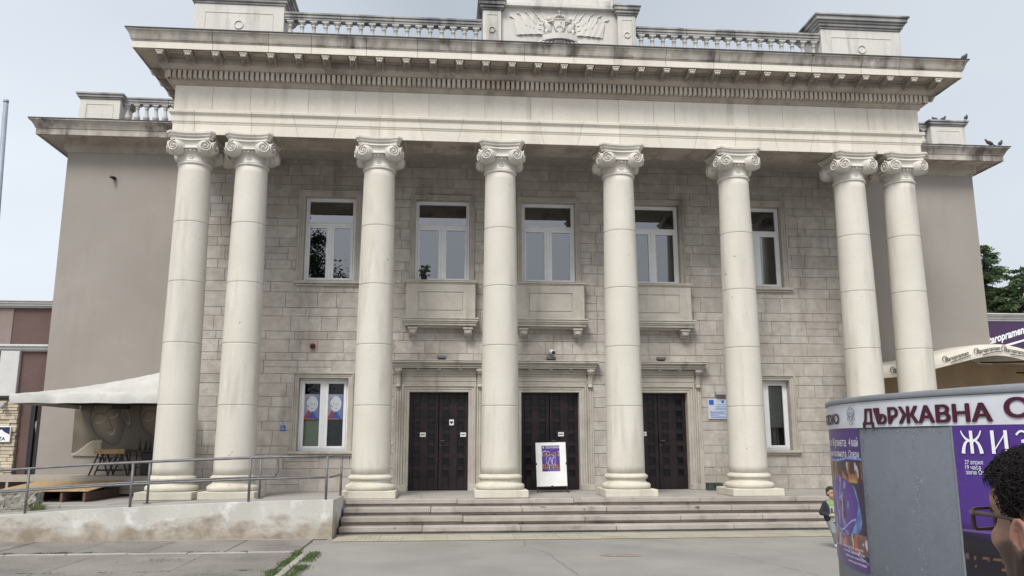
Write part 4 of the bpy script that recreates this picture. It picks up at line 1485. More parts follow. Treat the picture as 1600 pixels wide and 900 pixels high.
def val(pa, pb, n_=46):
    vs = []
    for i in range(n_+1):
        t = i/n_
        x, y = pa[0]+(pb[0]-pa[0])*t, pa[1]+(pb[1]-pa[1])*t
        w1, w2 = .018*nz(x*4, y*4+1), .03*nz(x*5, y*5+7)
        vs += [(x, y, ez+.01), (x+w1*.3, y-.02+w1, ez-.08), (x+w2*.3, y-.01+w2, ez-.20+.012*nz(x*2, 9))]
    g.add(vs, [(3*i+a, 3*i+3+a, 3*i+4+a, 3*i+1+a) for i in range(n_) for a in (0, 1)])
val((cx0, cy0), (cx1, cy0)); val((cx0, cy1), (cx0, cy0)); val((cx1, cy0), (cx1, cy1))
rel(g.build('valance', 'canvas', cn), cn)
for (x, y) in ((cx1-.1, cy1-.1), (cx1-.1, cy0+.5)):
    g = MB(); g.bbox(x-.045, x+.045, y-.045, y+.045, .55 if y < 2.5 else 1.045, ez+.02, .006); rel(g.build('post', 'black', cn), cn)
g = MB()
g.bbox(cx0+.02, cx1-.02, cy0+.03, cy0+.08, ez-.10, ez-.04, .004); g.bbox(cx0+.02, cx0+.07, cy0+.08, cy1-.02, ez-.10, ez-.04, .004); g.bbox(cx0+.07, cx1-.1, cy1-.08, cy1-.02, ez-.10, ez-.04, .004)
g.bbox(-11.6, -11.2, 3.1, 3.3, ez-.22, ez-.11, .01)
rel(g.build('frame', 'black', cn), cn)

# printed banner with two relief-like serene faces on the wing wall
bx0, bx1, bz0, bz1 = -12.86, -9.6, 1.52, 3.35
def ban(u, v):
    x = u*3.26; z = v*1.83
    base = lerp((.085, .07, .052), (.17, .14, .105), .5+.5*nz(x*1.7, z*1.9))
    L = 0.0; D = 0.0
    for (cx_, cz_, s_, rot) in ((.90, .93, .70, -.40), (2.22, 1.0, .72, -.40)):
        a, b = x-cx_, z-cz_
        a, b = a*math.cos(rot)-b*math.sin(rot), a*math.sin(rot)+b*math.cos(rot)
        a /= s_; b /= s_
        wj = .62-.16*ss(0, -.9, b)
        d = math.hypot(a/wj, b/.95)
        if d < 1: base = lerp((.27, .225, .17), (.10, .08, .06), ss(.25, 1, d+.35*a))
        D += max(0, 1-abs(d-1)/.09)
        def ln(px, pz, r_, th): 
            return max(0, 1-abs(math.hypot(a-px, b-pz)-r_)/th)
        for e in (-.26, .26):
            if b < .16: L += ln(e, .30, .24, .034)*(abs(a-e) < .2)
            if b > .22: D += ln(e, .16, .27, .035)*(abs(a-e) < .24)
        if -.30 < b < .2: D += max(0, 1-abs(a-(.07+.03*b))/.035)
        if b < -.27: D += ln(0, -.22, .12, .035)*(abs(a) < .14)
        if b < -.40: L += ln(0, -.33, .16, .035)*(abs(a) < .18)
        D += max(0, 1-abs(b+.46-.25*a*a)/.03)*(abs(a) < .20)
        if b < -.50: L += ln(0, -.36, .17, .035)*(abs(a) < .13)
        # curls above the brow
        if b > .52+.25*(1-abs(a)*1.2) and d < 1.12:
            q = math.hypot((a*9) % 1-.5, (b*9+.5*(int(a*9) % 2)) % 1-.5)
            base = lerp((.30, .25, .17), (.05, .04, .03), ss(.2, .5, q))
        # ear lobe
        e = math.hypot((a-.70)/.13, (b+.05)/.42)
        L += max(0, 1-abs(e-.8)/.18)*.5; D += max(0, 1-abs(e-1.15)/.12)
    # shoulder light
    if z < .44 and x < .78:
        e = z-(.04+.36*ss(0, .6, x))
        if e < 0: base = (.30, .27, .215)
        if abs(e) < .02: base = (.45, .42, .35)
        if abs(x-.70-.3*(.3-z)) < .02 or abs(x-.80-.3*(.3-z)) < .012: base = (.42, .39, .33)
    c = lerp(base, (.035, .028, .022), min(1, D)*.8)
    c = lerp(c, (.46, .41, .32), min(1, L)*.95)
    return c
def banmap(u, v):
    x = bx0+(bx1-bx0)*u; z = bz0+(bz1-bz0)*v
    if u < .0 : pass
    cu = .10*(1-u*4)*(1-v) if u < .25 else 0
    return (x+cu*.2, WGY-.05-.012*nz(u*6, v*4), z+cu*.2)
o = art('banner', 1, 1, 220, 130, ban, banmap, None)
tag(o, 'large brown printed banner of two serene carved faces under the canvas canopy', 'banner')

# bar table, counter with bottles
bt = empty('bar_table', (-11.4, 2.9, 1.045)); tag(bt, 'narrow bar table with a raw wood top and black crossed legs on the terrace', 'table')
g = MB(); g.bbox(-11.78, -11.02, 2.65, 3.1, 1.60, 1.72, .006); rel(g.build('table_top', 'wood', bt), bt)
for (xa, xb) in ((-11.68, -11.88), (-11.60, -11.40), (-11.20, -11.42), (-11.12, -10.92)):
    for yy in (2.70, 3.05):
        g = MB(); g.tube([(xa, yy, 1.61), (xb, yy, 1.05)], .02, 6); rel(g.build('leg', 'black', bt), bt)
g = MB()
for zz in (1.50, 1.18): g.tube([(-11.72, 2.7, zz), (-11.05, 2.7, zz)], .012, 6)
for k in range(5): g.ell((-11.62+k*.13, 2.69, 1.46), (.03, .012, .045), 6, 5)
g.tube([(-11.70, 2.7, 1.2), (-10.9, 2.7, 1.2)], .012, 6)
rel(g.build('stretcher', 'black', bt), bt)
bc = empty('bar_counter', (-10.5, 2.9, 1.045)); tag(bc, 'dark bar counter half hidden behind the outermost left column', 'counter')
g = MB(); g.bbox(-10.95, -9.7, 2.62, 3.3, 1.64, 1.70, .006); rel(g.build('counter_top', 'black', bc), bc)
g = MB(); g.bbox(-10.62, -9.75, 2.7, 3.2, 1.06, 1.635, .01); rel(g.build('cabinet', 'black', bc), bc)
g = MB()
for x in (-10.88, -10.72): g.tube([(x, 2.68, 1.05), (x, 2.68, 1.64)], .018, 6)
g.tube([(-10.88, 2.68, 1.25), (-10.62, 2.68, 1.25)], .012, 6)
rel(g.build('counter_legs', 'black', bc), bc)
for i in range(6):
    g = MB(); g.smooth = True
    g.lathe([(.0, 0), (.036, .002), (.037, .15), (.03, .19), (.013, .22), (.013, .28), (.0, .282)], 10, cap=False)
    o = g.build('bottle', 'dglass' if i % 3 else 'greenbox') if i == 0 else bpy.data.objects.new('bottle', bpy.data.objects['bottle'].data)
    if i: COL.objects.link(o)
    o.location = (-10.72+i*.13, 2.85+.05*(i % 2), 1.702)
    tag(o, 'dark glass bottle standing in the row on the bar counter', 'bottle', 'bottles on the bar counter')

# neighbouring shop on the left
sh_ = empty('shop_building', (-16, 4.2, 0)); tag(sh_, 'low brown shop with white pilaster and cornice at the left edge', 'shop')
YS = 4.1
g = MB(); g.box(-26, -13.77, YS+.02, 12, 0, 5.6); rel(g.build('wall', 'brown', sh_), sh_)
g = MB(); g.box(-19, -14.86, YS, YS+.02, 4.56, 5.58); rel(g.build('faded_panel', 'brown2', sh_), sh_)
g = MB()
for (za, zb, e) in ((5.60, 5.64, .05), (5.641, 5.70, .12), (5.701, 5.76, .16), (5.761, 5.79, .2)): g.bbox(-26, -13.77, YS-e, YS+.3, za, zb, .006)
rel(g.build('cornice', 'whitetrim', sh_), sh_)
g = MB()
for (za, zb, e) in ((4.38, 4.42, .04), (4.421, 4.50, .10), (4.501, 4.56, .16)): g.bbox(-26, -13.77, YS-e, YS+.1, za, zb, .006)
rel(g.build('string_course', 'whitetrim', sh_), sh_)
for xx in (-14.78, -17.6):
    g = MB(); g.bbox(xx-.25, xx+.25, YS-.10, YS+.1, 3.14, 4.378, .01); rel(g.build('pilaster', 'whitetrim', sh_), sh_)
g = MB(); g.bbox(-26, -14.45, YS-.16, YS+.05, 3.06, 3.138, .01); rel(g.build('ledge', 'black', sh_), sh_)
g = MB(); rnd = random.Random(2)
z = .5
while z < 3.05:
    h = rnd.uniform(.07, .13); x = -19
    while x < -14.42:
        L = rnd.uniform(.16, .45); g.t = rnd.random(); pr = rnd.uniform(.02, .07)
        g.bbox(x, min(x+L, -14.4)-.006, YS-.06-pr, YS+.05, z, min(z+h, 3.05)-.006, .012); x += L
    z += h
rel(g.build('stone_veneer', 'veneer', sh_), sh_)
for xx in (-14.02, -13.84):
    g = MB(); g.bbox(xx-.06, xx+.06, YS-.09, YS+.02, .5, 3.05, .006); rel(g.build('door_post', 'black', sh_), sh_)
# white flower shaped mark and dangling cord on the brown panel
g = MB(); g.smooth = True
for (dx, dz) in ((0, 0), (.05, .03), (-.04, .04), (.03, -.05), (-.03, -.03), (0, .08)):
    g.ell((-13.93+dx, YS-.02, 2.35+dz), (.035, .012, .035), 8, 6)
g.tube([(-13.93, YS-.02, 2.3), (-13.92, YS-.02, 2.15), (-13.86, YS-.02, 2.05)], .012, 5)
tag(g.build('flower_ornament', 'white'), 'small white flower ornament on the brown panel by the canopy', 'ornament')
# coffee sign
sg = empty('shop_sign', (-14.9, YS-.2, 2.0)); tag(sg, 'small navy and white mountain sign on the stone veneer at far left', 'sign')
sx0, sx1, sz0, sz1 = -15.32, -14.50, 1.90, 2.32
g = MB(); g.bbox(sx0, sx1, YS-.19, YS-.15, sz0, sz1, .01); rel(g.build('board', 'white', sg), sg)
g = MB()
pk = [(sx0+.02, sz1-.02), (sx1-.02, sz1-.02), (sx1-.02, 2.10), (-14.66, 2.17), (-14.74, 2.24), (-14.80, 2.21), (-14.88, 2.27), (-14.96, 2.18), (-15.1, 2.24), (sx0+.02, 2.12)]
g.prism(pk, lambda a, b: (a, YS-.193, b), lambda a, b: (a, YS-.1905, b)); rel(g.build('mountain', 'navy', sg), sg)
vs, fs = text_geo('LAVAZZA', .125, .004, 0, 1.05)
g = MB(); g.add([(sx0+.12+x, YS-.192, 1.95+y) for x, y, z in vs], fs); rel(g.build('lettering', 'navy', sg), sg)
lt = MB(); lt.smooth = True
lt.ell((-14.75, YS-.25, 2.86), (.07, .09, .08), 12, 8); lt.tube([(-14.75, YS-.12, 2.95), (-14.75, YS-.2, 2.95), (-14.75, YS-.25, 2.9)], .02, 6)
tag(lt.build('wall_light', 'lightgrey'), 'small round grey spotlight on the stone veneer at far left', 'wall light')

# tall steel pole at the left edge
pl = empty('lamp_pole', (-12.83, -1, 0)); tag(pl, 'tall bare grey steel pole at the left edge of the photo', 'pole')
g = MB(); g.smooth = True
g.tube([(-12.62, -1, 0), (-12.97, -1, 9.58)], [.075, .052], 14); rel(g.build('shaft', 'galv', pl), pl)
g = MB(); g.smooth = True; g.tube([(-12.97, -1, 9.58), (-12.973, -1, 9.64)], .058, 14); rel(g.build('cap', 'galv', pl), pl)
g = MB(); g.bbox(-12.78, -12.46, -1.16, -.84, 0, .03, .005); rel(g.build('base_plate', 'galv', pl), pl)

# ================================================================== FITTINGS ON THE PORTICO WALL
def flood(x, y, z, lab):
    t = empty('floodlight', (x, y, z)); tag(t, lab, 'floodlight', 'floodlights over the doors')
    g = MB(); g.bbox(-.125, .125, -.06, .06, .05, .12, .01); g.build('housing', 'floodgrey', t)
    g = MB(); g.box(-.10, .10, -.02, .02, 0, .05); g.build('bracket', 'black', t)
flood(-2.90, WY-.2, 4.01, 'small grey floodlight on the hood above the leftmost door')
flood(.02, WY-.1, 4.01, 'small grey floodlight on the hood above the middle door under the camera')
flood(3.00, WY-.2, 4.01, 'small grey floodlight on the hood above the rightmost door')
sc = empty('security_camera', (.03, WY, 4.28)); tag(sc, 'white bullet security camera above the middle door hood', 'security camera')
g = MB(); g.smooth = True; g.tube([(0, 0, .0), (0, -.05, 0)], .05, 12); g.tube([(0, -.05, 0), (0, -.12, -.03)], .02, 8); g.build('mount', 'white', sc)
g = MB(); g.smooth = True; g.tube([(-.02, -.08, .0), (.03, -.26, -.05)], .062, 14); g.build('body', 'white', sc)
g = MB(); g.smooth = True; g.tube([(.031, -.262, -.05), (.033, -.272, -.053)], .05, 14); g.build('lens', 'ink', sc)
al = empty('alarm_siren', (-6.29, WY, 4.38)); tag(al, 'small dark red alarm sounder on the wall left of the third column', 'alarm')
g = MB(); g.smooth = True; g.tube([(0, 0, 0), (0, -.10, -.01)], .07, 16); g.build('body', 'red', al)
g = MB(); g.smooth = True; g.tube([(.0, -.10, -.01), (.0, -.13, -.012)], [.05, .03], 14); g.build('grille', 'ink', al)
g = MB(); g.smooth = True; g.tube([(-12.39, WGY, 9.38), (-12.39, WGY-.10, 9.37)], .05, 12)
g.tube([(-12.39, WGY-.10, 9.37), (-12.43, WGY-.2, 9.36)], .035, 10)
tag(g.build('vent_pipe', 'ink'), 'small black pipe stub high on the left wing wall', 'pipe')
# accessibility sign
ax = empty('wheelchair_sign', (-6.96, WY-.02, 2.25)); tag(ax, 'tiny blue wheelchair sign on the wall beside the lower left window', 'sign')
g = MB(); g.bbox(-.06, .06, -.01, .0, -.065, .065, .002); g.build('plate', 'bluepl', ax)
g = MB(); yy = -.0125
g.tube([(-.02, yy, .03), (-.015, yy, -.005), (.02, yy, -.005), (.032, yy, -.035)], .006, 4)
g.tube([(-.012+.026*math.cos(a), yy, -.018+.026*math.sin(a)) for a in [2*PI*i/12+2.2 for i in range(9)]], .004, 4)
g.ell((-.021, yy, .042), (.009, .003, .009), 6, 5); g.build('symbol', 'white', ax)
# project plaque
pq = empty('plaque', (4.62, WY-.025, 2.76)); tag(pq, 'pale blue project plaque with a dark blue flag square beside the rightmost door', 'plaque')
g = MB(); g.bbox(-.33, .33, -.02, .0, -.27, .27, .004); g.build('board', 'plaque', pq)
g = MB(); g.box(-.30, -.17, -.024, -.0205, .11, .24); g.build('flag_square', 'bluepl', pq)
g = MB(); rnd = random.Random(6)
for (z, a, b, th) in ((.115, -.08, .2, .006), (.06, -.12, .28, .006), (.02, -.10, .28, .006), (-.01, -.15, .2, .006), (-.07, -.28, .29, .004), (-.10, -.28, .1, .008), (-.135, -.26, .18, .008), (-.17, -.27, -.02, .008), (-.22, -.26, .27, .012)):
    x = a
    while x < b:
        x2 = x+rnd.uniform(.02, .07); g.box(x, min(b, x2), -.0235, -.0205, z-th, z+th); x = x2+.012
g.ell((.08, -.022, .19), (.035, .003, .04), 8, 6)
g.build('lettering', 'bluepl', pq)
o = MB().bbox(4.50, 4.92, WY-.16, WY-.02, 3.13, 3.24, .012).build('junction_box', 'lightgrey'); tag(o, 'flat light grey box on the wall above the pale plaque', 'box')
o = MB().bbox(1.66, 1.92, WY-.10, WY-.015, 3.14, 3.28, .01).build('junction_box', 'lightgrey'); tag(o, 'small grey box on the wall right of the middle door hood', 'box')
cr = empty('plastic_crate', (4.25, 1.85, ZF)); tag(cr, 'small dark green ribbed box on the floor by the rightmost door jamb', 'box')
g = MB(); g.bbox(-.19, .19, -.13, .13, .003, .19, .01)
for k in range(7): g.bbox(-.17+k*.055, -.145+k*.055, -.142, -.13, .02, .17, .003)
g.bbox(-.20, .20, -.145, .14, .165, .19, .005)
g.build('body', 'greenbox', cr); g = MB(); g.bbox(-.06, .06, -.16, -.145, .10, .13, .004); g.build('handle', 'black', cr)
# potted plant behind the upper window glass
pp = empty('potted_plant', (-3.42, WY+.14, 6.212)); tag(pp, 'little potted plant in the lower left corner of an upper window', 'potted plant')
g = MB(); g.smooth = True; g.lathe([(.0, 0), (.07, .0), (.09, .14), (.08, .14), (.0, .13)], 14, cap=False); g.build('pot', 'black', pp)
g = MB(); r = random.Random(3)
for i in range(34):
    a, h_ = r.uniform(0, 2*PI), r.uniform(.08, .36); dx, dy = math.cos(a), math.sin(a)*.25
    tx, tz = dx*r.uniform(.05, .17), .13+h_
    g.tube([(0, 0, .12), (tx*.4, dy*.03, .12+h_*.6), (tx, dy*.06, tz-r.uniform(0, .1))], [.006, .004, .002], 4)
    g.ell((tx, dy*.06, tz-.06), (.032, .010, .014), 6, 4, Matrix.Rotation(r.uniform(-1, 1), 3, 'Y'))
g.build('leaves', 'foliage', pp)
# faint lettering in the first upper transom
vs, fs = text_geo('концерт\nопера балет\nмюзикъл', .085, 0.001, 0, 1.0, align='RIGHT')
g = MB()
g.add([(-5.38+x, WY+.20+.11*((8.36+y-7.775)/.64)*.68-.03, 8.34+y*.72) for x, y, z in vs], fs)
tag(g.build('window_lettering', 'lightgrey'), 'faint pale lettering in the top pane of the leftmost upper window', 'lettering')

# poster board before the middle door
ps = empty('poster_stand', (-.09, 1.30, ZF), 0); tag(ps, 'white sandwich board with a small purple poster standing before the middle door', 'poster stand')
tilt = Matrix.Rotation(R_(-5), 4, 'X') @ Matrix.Rotation(R_(-1.2), 4, 'Y')
g = MB(); g.bbox(-.385, .385, -.012, .012, .15, 1.24, .004); g.xf(tilt); g.build('board', 'paper', ps)
def ballet(u, v):
    c = lerp((.10, .045, .30), (.055, .02, .19), ss(0, 1, .5+.5*nz(u*3, v*4)))
    if v > .86:
        if (.89 < v < .925 or .945 < v < .975) and u > .22 and nz(u*46, round(v*18)) > -.12: c = (.62, .58, .70)
        if math.hypot(u-.10, (v-.93)*1.4) < .05: c = (.6, .6, .68)
        return c
    sw = .72+.05*math.sin(u*7)
    if abs(v-sw-.02) < .012+.01*nz(u*9, 2): c = (.55, .62, .80)
    for (zc, hh, k) in ((.66, .075, 10), (.20, .10, 9)):
        if abs(v-zc) < hh:
            q = nz(u*k*1.6, v*5+zc*9)
            fx = (u*k) % 1
            if abs(fx-.5) < .28+.1*q: c = lerp((.36, .16, .12), (.16, .05, .08), (v-zc)/hh*.5+.5) if q > -.1 else (.50, .42, .44)
            else: c = (.10, .03, .05)
    d = math.hypot((u-.5)*1.0, (v-.44)*1.35)
    if d < .27: c = lerp((.13, .07, .40), (.09, .03, .25), d/.27)
    if abs(d-.275-.015*nz(u*7, v*7)) < .014: c = (.35, .45, .75)
    if d < .25:
        for (x0, k) in ((.40, 1.2), (.52, -.8), (.60, .6)):
            if abs(u-x0-k*(v-.44)*.35) < .013 and v < .56: c = (.62, .60, .74)
        if nz(u*16, v*12, 4) > .45: c = (.40, .38, .62)
    if v < .09 and nz(u*40, round(v*60), 3) > .1 and u > .3: c = (.45, .40, .58)
    return c
o = art('poster', 1, 1, 60, 90, ballet, lambda u, v: tuple(tilt @ Vector((-.235+.455*u, -.0145, .52+.64*v))), ps)
for sx in (-1, 1):
    g = MB(); g.smooth = True; g.tube([tilt @ Vector((sx*.34, 0, .16)), Vector((sx*.36, -.06, .12)), Vector((sx*.40, -.12, .0))], .010, 6); g.build('leg', 'black', ps)
    g = MB(); g.bbox(sx*.385-.02, sx*.385+.02, -.02, .02, .68, .74, .006); g.xf(tilt); g.build('clip', 'ink', ps)
g = MB(); g.bbox(-.36, .36, -.02, .02, .135, .155, .003); g.bbox(-.03, .03, -.02, .02, .12, .17, .003); g.xf(tilt); g.build('bottom_rail', 'ink', ps)

# ================================================================== RIGHT SIDE
bar = empty('bar_building', (16, 4.5, 0)); tag(bar, 'low building with white cornice and purple beer fascia behind the right wing', 'building')
YB = 4.55
g = MB(); g.box(13.77, 30, YB, 12, 0, 5.62); rel(g.build('wall', 'brown', bar), bar)
g = MB()
for (za, zb, e) in ((5.60, 5.66, .06), (5.661, 5.74, .10), (5.741, 5.79, .17), (5.791, 5.83, .22)): g.bbox(13.76, 30, YB-e, YB+.3, za, zb, .006)
rel(g.build('cornice', 'whitetrim', bar), bar)
fs_ = empty('fascia_sign', (16, YB-.05, 4.8)); tag(fs_, 'purple fascia sign with white slanted brewery script at the right edge', 'sign')
g = MB(); g.bbox(13.77, 22, YB-.08, YB-.005, 4.45, 5.585, .005); rel(g.build('panel', 'purple', fs_), fs_)
vs, fs = text_geo('taropramen', .34, .012, 0.0, .78, .25)
g = MB(); ca, sa = math.cos(R_(17)), math.sin(R_(17))
g.add([(14.10+x*ca-y*sa*.3, YB-.083, 4.86+y*ca+x*sa) for x, y, z in vs], fs)
# swash capital and underline
g.tube([(13.98+.13*math.cos(a), YB-.083, 5.10+.17*math.sin(a)) for a in [R_(250-i*17) for i in range(19)]], .022, 5)
g.tube([(13.92, YB-.083, 5.0), (14.02, YB-.083, 4.82), (13.92, YB-.083, 4.72)], .022, 5)
g.add([(14.05, YB-.083, 4.62), (15.9, YB-.083, 5.15), (15.9, YB-.083, 5.20), (14.2, YB-.083, 4.74)], [(0, 1, 2, 3)])
rel(g.build('lettering', 'white', fs_), fs_)
# bar awning
aw = empty('bar_awning', (12, 2.5, 0)); tag(aw, 'cream beer garden awning with arched lettered valance right of the columns', 'awning')
AP = [(8.2, 3.50), (8.8, 3.53), (9.1, 3.555), (9.6, 3.66), (10.14, 3.78), (10.6, 3.90), (11.1, 4.02), (11.6, 4.13), (11.95, 4.155), (12.3, 4.10), (12.8, 3.97), (13.5, 3.76), (14.2, 3.6), (15.2, 3.53), (16, 3.52)]
def ap(x):
    for (a, za), (b, zb) in zip(AP, AP[1:]):
        if x <= b:
            t = (x-a)/(b-a); return za+(zb-za)*t
    return AP[-1][1]
def aps(x): return (ap(x-.25)+ap(x)+ap(x+.25)+ap(x-.12)+ap(x+.12))/5
g = MB(); g.smooth = True; n_ = 80; vs = []
for i in range(n_+1):
    x = 8.3+7.5*i/n_; z = aps(x)
    vs += [(x, 1.0+.02*nz(x*3, 1), z), (x, .99, z+.30), (x, 1.6, z+.36), (x, 2.6, max(z+.40, 4.02)), (x, 3.86, max(z+.36, 4.2))]
g.add(vs, [(5*i+a, 5*i+5+a, 5*i+6+a, 5*i+1+a) for i in range(n_) for a in range(4)])
rel(g.build('canvas_roof', 'cream', aw), aw)
g = MB(); g.smooth = True; vs = []
for i in range(n_+1):
    x = 8.3+7.5*i/n_; vs += [(x, 3.8+.05*math.sin(x*7), 1.0), (x, 3.8, max(aps(x)+.35, 4.18))]
g.add(vs, [(2*i, 2*i+2, 2*i+3, 2*i+1) for i in range(n_)])
rel(g.build('back_curtain', 'tan', aw), aw)  # tan sheet also carries the tint of light coming through the fabric
g = MB()
for x in (8.5, 12.9, 15.6): g.bbox(x-.04, x+.04, 1.06, 1.14, 0, aps(x)+.2, .006)
for x in (11.9, 12.9, 14.0): g.tube([(x, 1.05, aps(x)+.05), (x+.2, 3.5, aps(x)+.25)], .025, 6)
g.bbox(8.4, 15.7, 3.60, 3.66, 2.98, 3.10, .006)
rel(g.build('frame', 'black', aw), aw)
vs, fs = text_geo('Staropramen', .155, .003, 0, .85, .25)
for k, x0 in enumerate((8.88, 10.35, 11.25, 12.03, 12.85, 13.7, 14.6)):
    g = MB(); sl = (aps(x0+.7)-aps(x0))/.7
    pts = []
    for x, y, z in vs:
        X = x0+x; pts.append((X, .965, aps(X)+.115+y+x*.05))
    g.add(pts, fs)
    g.tube([(x0+.18, .965, aps(x0+.18)+.06), (x0+.5, .965, aps(x0+.5)+.09), (x0+.75, .965, aps(x0+.75)+.12)], .010, 4)
    g.tube([(x0+.02+.07*math.cos(a), .965, aps(x0)+.20+.07*math.sin(a)) for a in [R_(240-i*20) for i in range(14)]], .008, 4)
    rel(g.build('lettering', 'ink', aw), aw)
# carved screen post seen between the two outer right columns
g = MB(); g.smooth = True
for k in range(16):
    z = 2.1+k*.085
    g.tube([(9.28+.06*math.cos(a+k*1.3), 3.2, z+.05*math.sin(a)) for a in [2*PI*i/9 for i in range(8)]], .014, 5)
g.smooth = False; g.bbox(9.17, 9.20, 3.18, 3.22, .1, 3.5, .004); g.bbox(9.37, 9.40, 3.18, 3.22, .1, 3.5, .004)
tag(g.build('iron_trellis', 'ink'), 'dark scrolled iron trellis seen between the two outer right columns', 'trellis')

# pigeons
def pigeon_mesh():
    g = MB(); g.smooth = True
    g.ell((0, 0, .11), (.12, .055, .06), 12, 8, Matrix.Rotation(R_(-28), 3, 'Y'))
    g.tube([(.07, 0, .15), (.10, 0, .20)], [.04, .028], 8); g.ell((.108, 0, .215), (.032, .025, .027), 9, 7)
    g.tube([(.135, 0, .213), (.16, 0, .205)], [.009, .003], 5)
    g.smooth = False
    g.add([(-.06, -.03, .07), (-.06, .03, .07), (-.20, .028, -.005), (-.20, -.028, -.005), (-.06, 0, .095), (-.20, 0, .01)], [(0, 1, 2, 3), (0, 3, 5, 4), (1, 4, 5, 2), (0, 4, 1), (3, 2, 5)])
    for sy in (-1, 1): g.tube([(0, sy*.02, .06), (.005, sy*.022, .0), (.03, sy*.024, .002)], .005, 4)
    return g
bird0 = None
BL = [((10.37, -1.08, 11.483), 20, 'dark pigeon perched on the right tip of the main cornice'),
      ((12.62, 3.76, 11.843), 95, 'pigeon standing upright, left one of a pair on the right wing pedestal'),
      ((12.86, 3.74, 11.843), 15, 'pigeon with lowered head, right one of the pair on the right wing pedestal'),
      ((13.42, 3.42, 11.79), 40, 'pigeon on the outer corner of the right wing pedestal cap'),
      ((13.95, 3.2, 10.885), 170, 'pigeon on the right wing cornice, left of two near its end'),
      ((14.30, 3.2, 10.885), 30, 'pigeon at the very end of the right wing cornice')]
for loc, rz, lab in BL:
    if bird0 is None: o = bird0 = pigeon_mesh().build('pigeon', 'bird')
    else: o = bird0.copy(); COL.objects.link(o)
    o.location = loc; o.rotation_euler = (0, 0, R_(rz)); tag(o, lab, 'pigeon', 'pigeons on the ledges')

# ================================================================== TREES
def cedar(loc, H, seed, label, spread=.34):
    r = random.Random(seed)
    t = empty('cedar_tree', loc); tag(t, label, 'tree')
    g = MB(); g.smooth = True
    g.tube([(0, 0, 0), (.05, 0, H*.4), (-.02, .02, H*.8), (.1, 0, H)], [.30, .2, .08, .01], 8)
    leaf = MB()
    def spray(p, d, L):
        # a drooping twig of needle clusters
        d = Vector(d).normalized(); p = Vector(p); side = d.cross(Vector((0, 0, 1))).normalized()
        n_ = max(4, int(L/.055))
        for i in range(n_):
            tt = i/n_
            q = p+d*L*tt+Vector((0, 0, -.45*L*tt*tt))
            for s in (-1, 1):
                l2 = .20*(1-tt*.6)*r.uniform(.5, 1.2)
                e = q+side*s*l2+d*l2*.5+Vector((0, 0, -l2*r.uniform(.3, 1.0)))
                wv = .022
                leaf.cur = 1 if r.random() < .25+.35*tt else 0
                m_ = (q+e)/2+Vector((0, 0, .02))
                leaf.add([q-d*wv, m_+d*wv*1.2, e, m_-d*wv*1.4], [(0, 1, 2, 3)])
    z = H*.06
    while z < H*.985:
        f = 1-z/H
        R0 = H*spread*(f**.8)*r.uniform(.6, 1.15)+.15
        a = r.uniform(0, 2*PI)
        d = Vector((math.cos(a), math.sin(a), 0))
        if f < .5: d = (d+Vector((0, 0, .35))).normalized()
        n_ = 6
        pts = []
        for i in range(n_+1):
            u = i/n_; pts.append(Vector((0, 0, z))+Vector((d.x*R0*u, d.y*R0*u, R0*(.30*u-.42*u*u)+d.z*R0*u)))
        g.tube(pts, [max(.006, .045*f*(1-i/(n_+.5))) for i in range(n_+1)], 5, False)
        k = max(4, int(R0/.075))
        for i in range(k):
            u = (.15 if f > .3 else 0)+(1-.15)*(i+r.random())/k
            u = min(1, u); j = min(n_-1, int(u*n_)); q = pts[j].lerp(pts[j+1], u*n_-j)
            for s in (-1, 1):
                dd = d*r.uniform(.4, 1)+Vector((-d.y, d.x, 0))*s*r.uniform(.4, 1)+Vector((0, 0, r.uniform(-.1, .25)))
                spray(q, dd, r.uniform(.25, .6)*(1.1-.5*u)*(.5+.7*f**.3))
        z += H*.0075*r.uniform(.6, 1.5)*(0.8+.9*f)
    g.build('trunk', 'bark', t); leaf.build('crown', ['needle', 'needle2'], t)
    return t
cedar((17.75, 9.5, 0), 9.35, 4, 'tall drooping cedar behind the bar building at the right edge', .34)
cedar((18.5, 8.6, 0), 8.35, 12, 'second lower cedar top to the right of the tallest cedar', .33)
cedar((20.4, 10.5, 0), 8.0, 7, 'shorter dark cedar partly cut off by the right edge of the photo', .36)

# broadleaf tree behind the viewer: it shows only as a reflection in the window panes
def broadleaf(loc, H, Rr, seed, label):
    r = random.Random(seed); t = empty('broadleaf_tree', loc); tag(t, label, 'tree')
    g = MB(); g.smooth = True; g.tube([(0, 0, 0), (.1, 0, H*.35), (0, .1, H*.75)], [.35, .25, .08], 8)
    leaf = MB()
    for k in range(46):
        while True:
            p = Vector((r.uniform(-1, 1), r.uniform(-1, 1), r.uniform(-1, 1)))
            if p.length < 1: break
        c = Vector((p.x*Rr, p.y*Rr, H*.62+p.z*H*.34)); rr = r.uniform(.6, 1.3)
        g.tube([(0, 0, H*.4), c], [.08, .02], 4, False)
        for i in range(330):
            q = c+Vector((r.gauss(0, .5), r.gauss(0, .5), r.gauss(0, .45)))*rr; s = r.uniform(.07, .15)
            u = Vector((r.gauss(0, 1), r.gauss(0, 1), r.gauss(0, 1))).normalized(); v = u.orthogonal().normalized()
            leaf.add([q-u*s, q+v*s*.6, q+u*s, q-v*s*.6], [(0, 1, 2, 3)])
    g.build('trunk', 'bark', t); leaf.build('crown', 'foliage', t)
broadleaf((-12.6, -34, 0), 17.2, 3.6, 5, 'leafy tree across the plaza mirrored in the leftmost upper window')

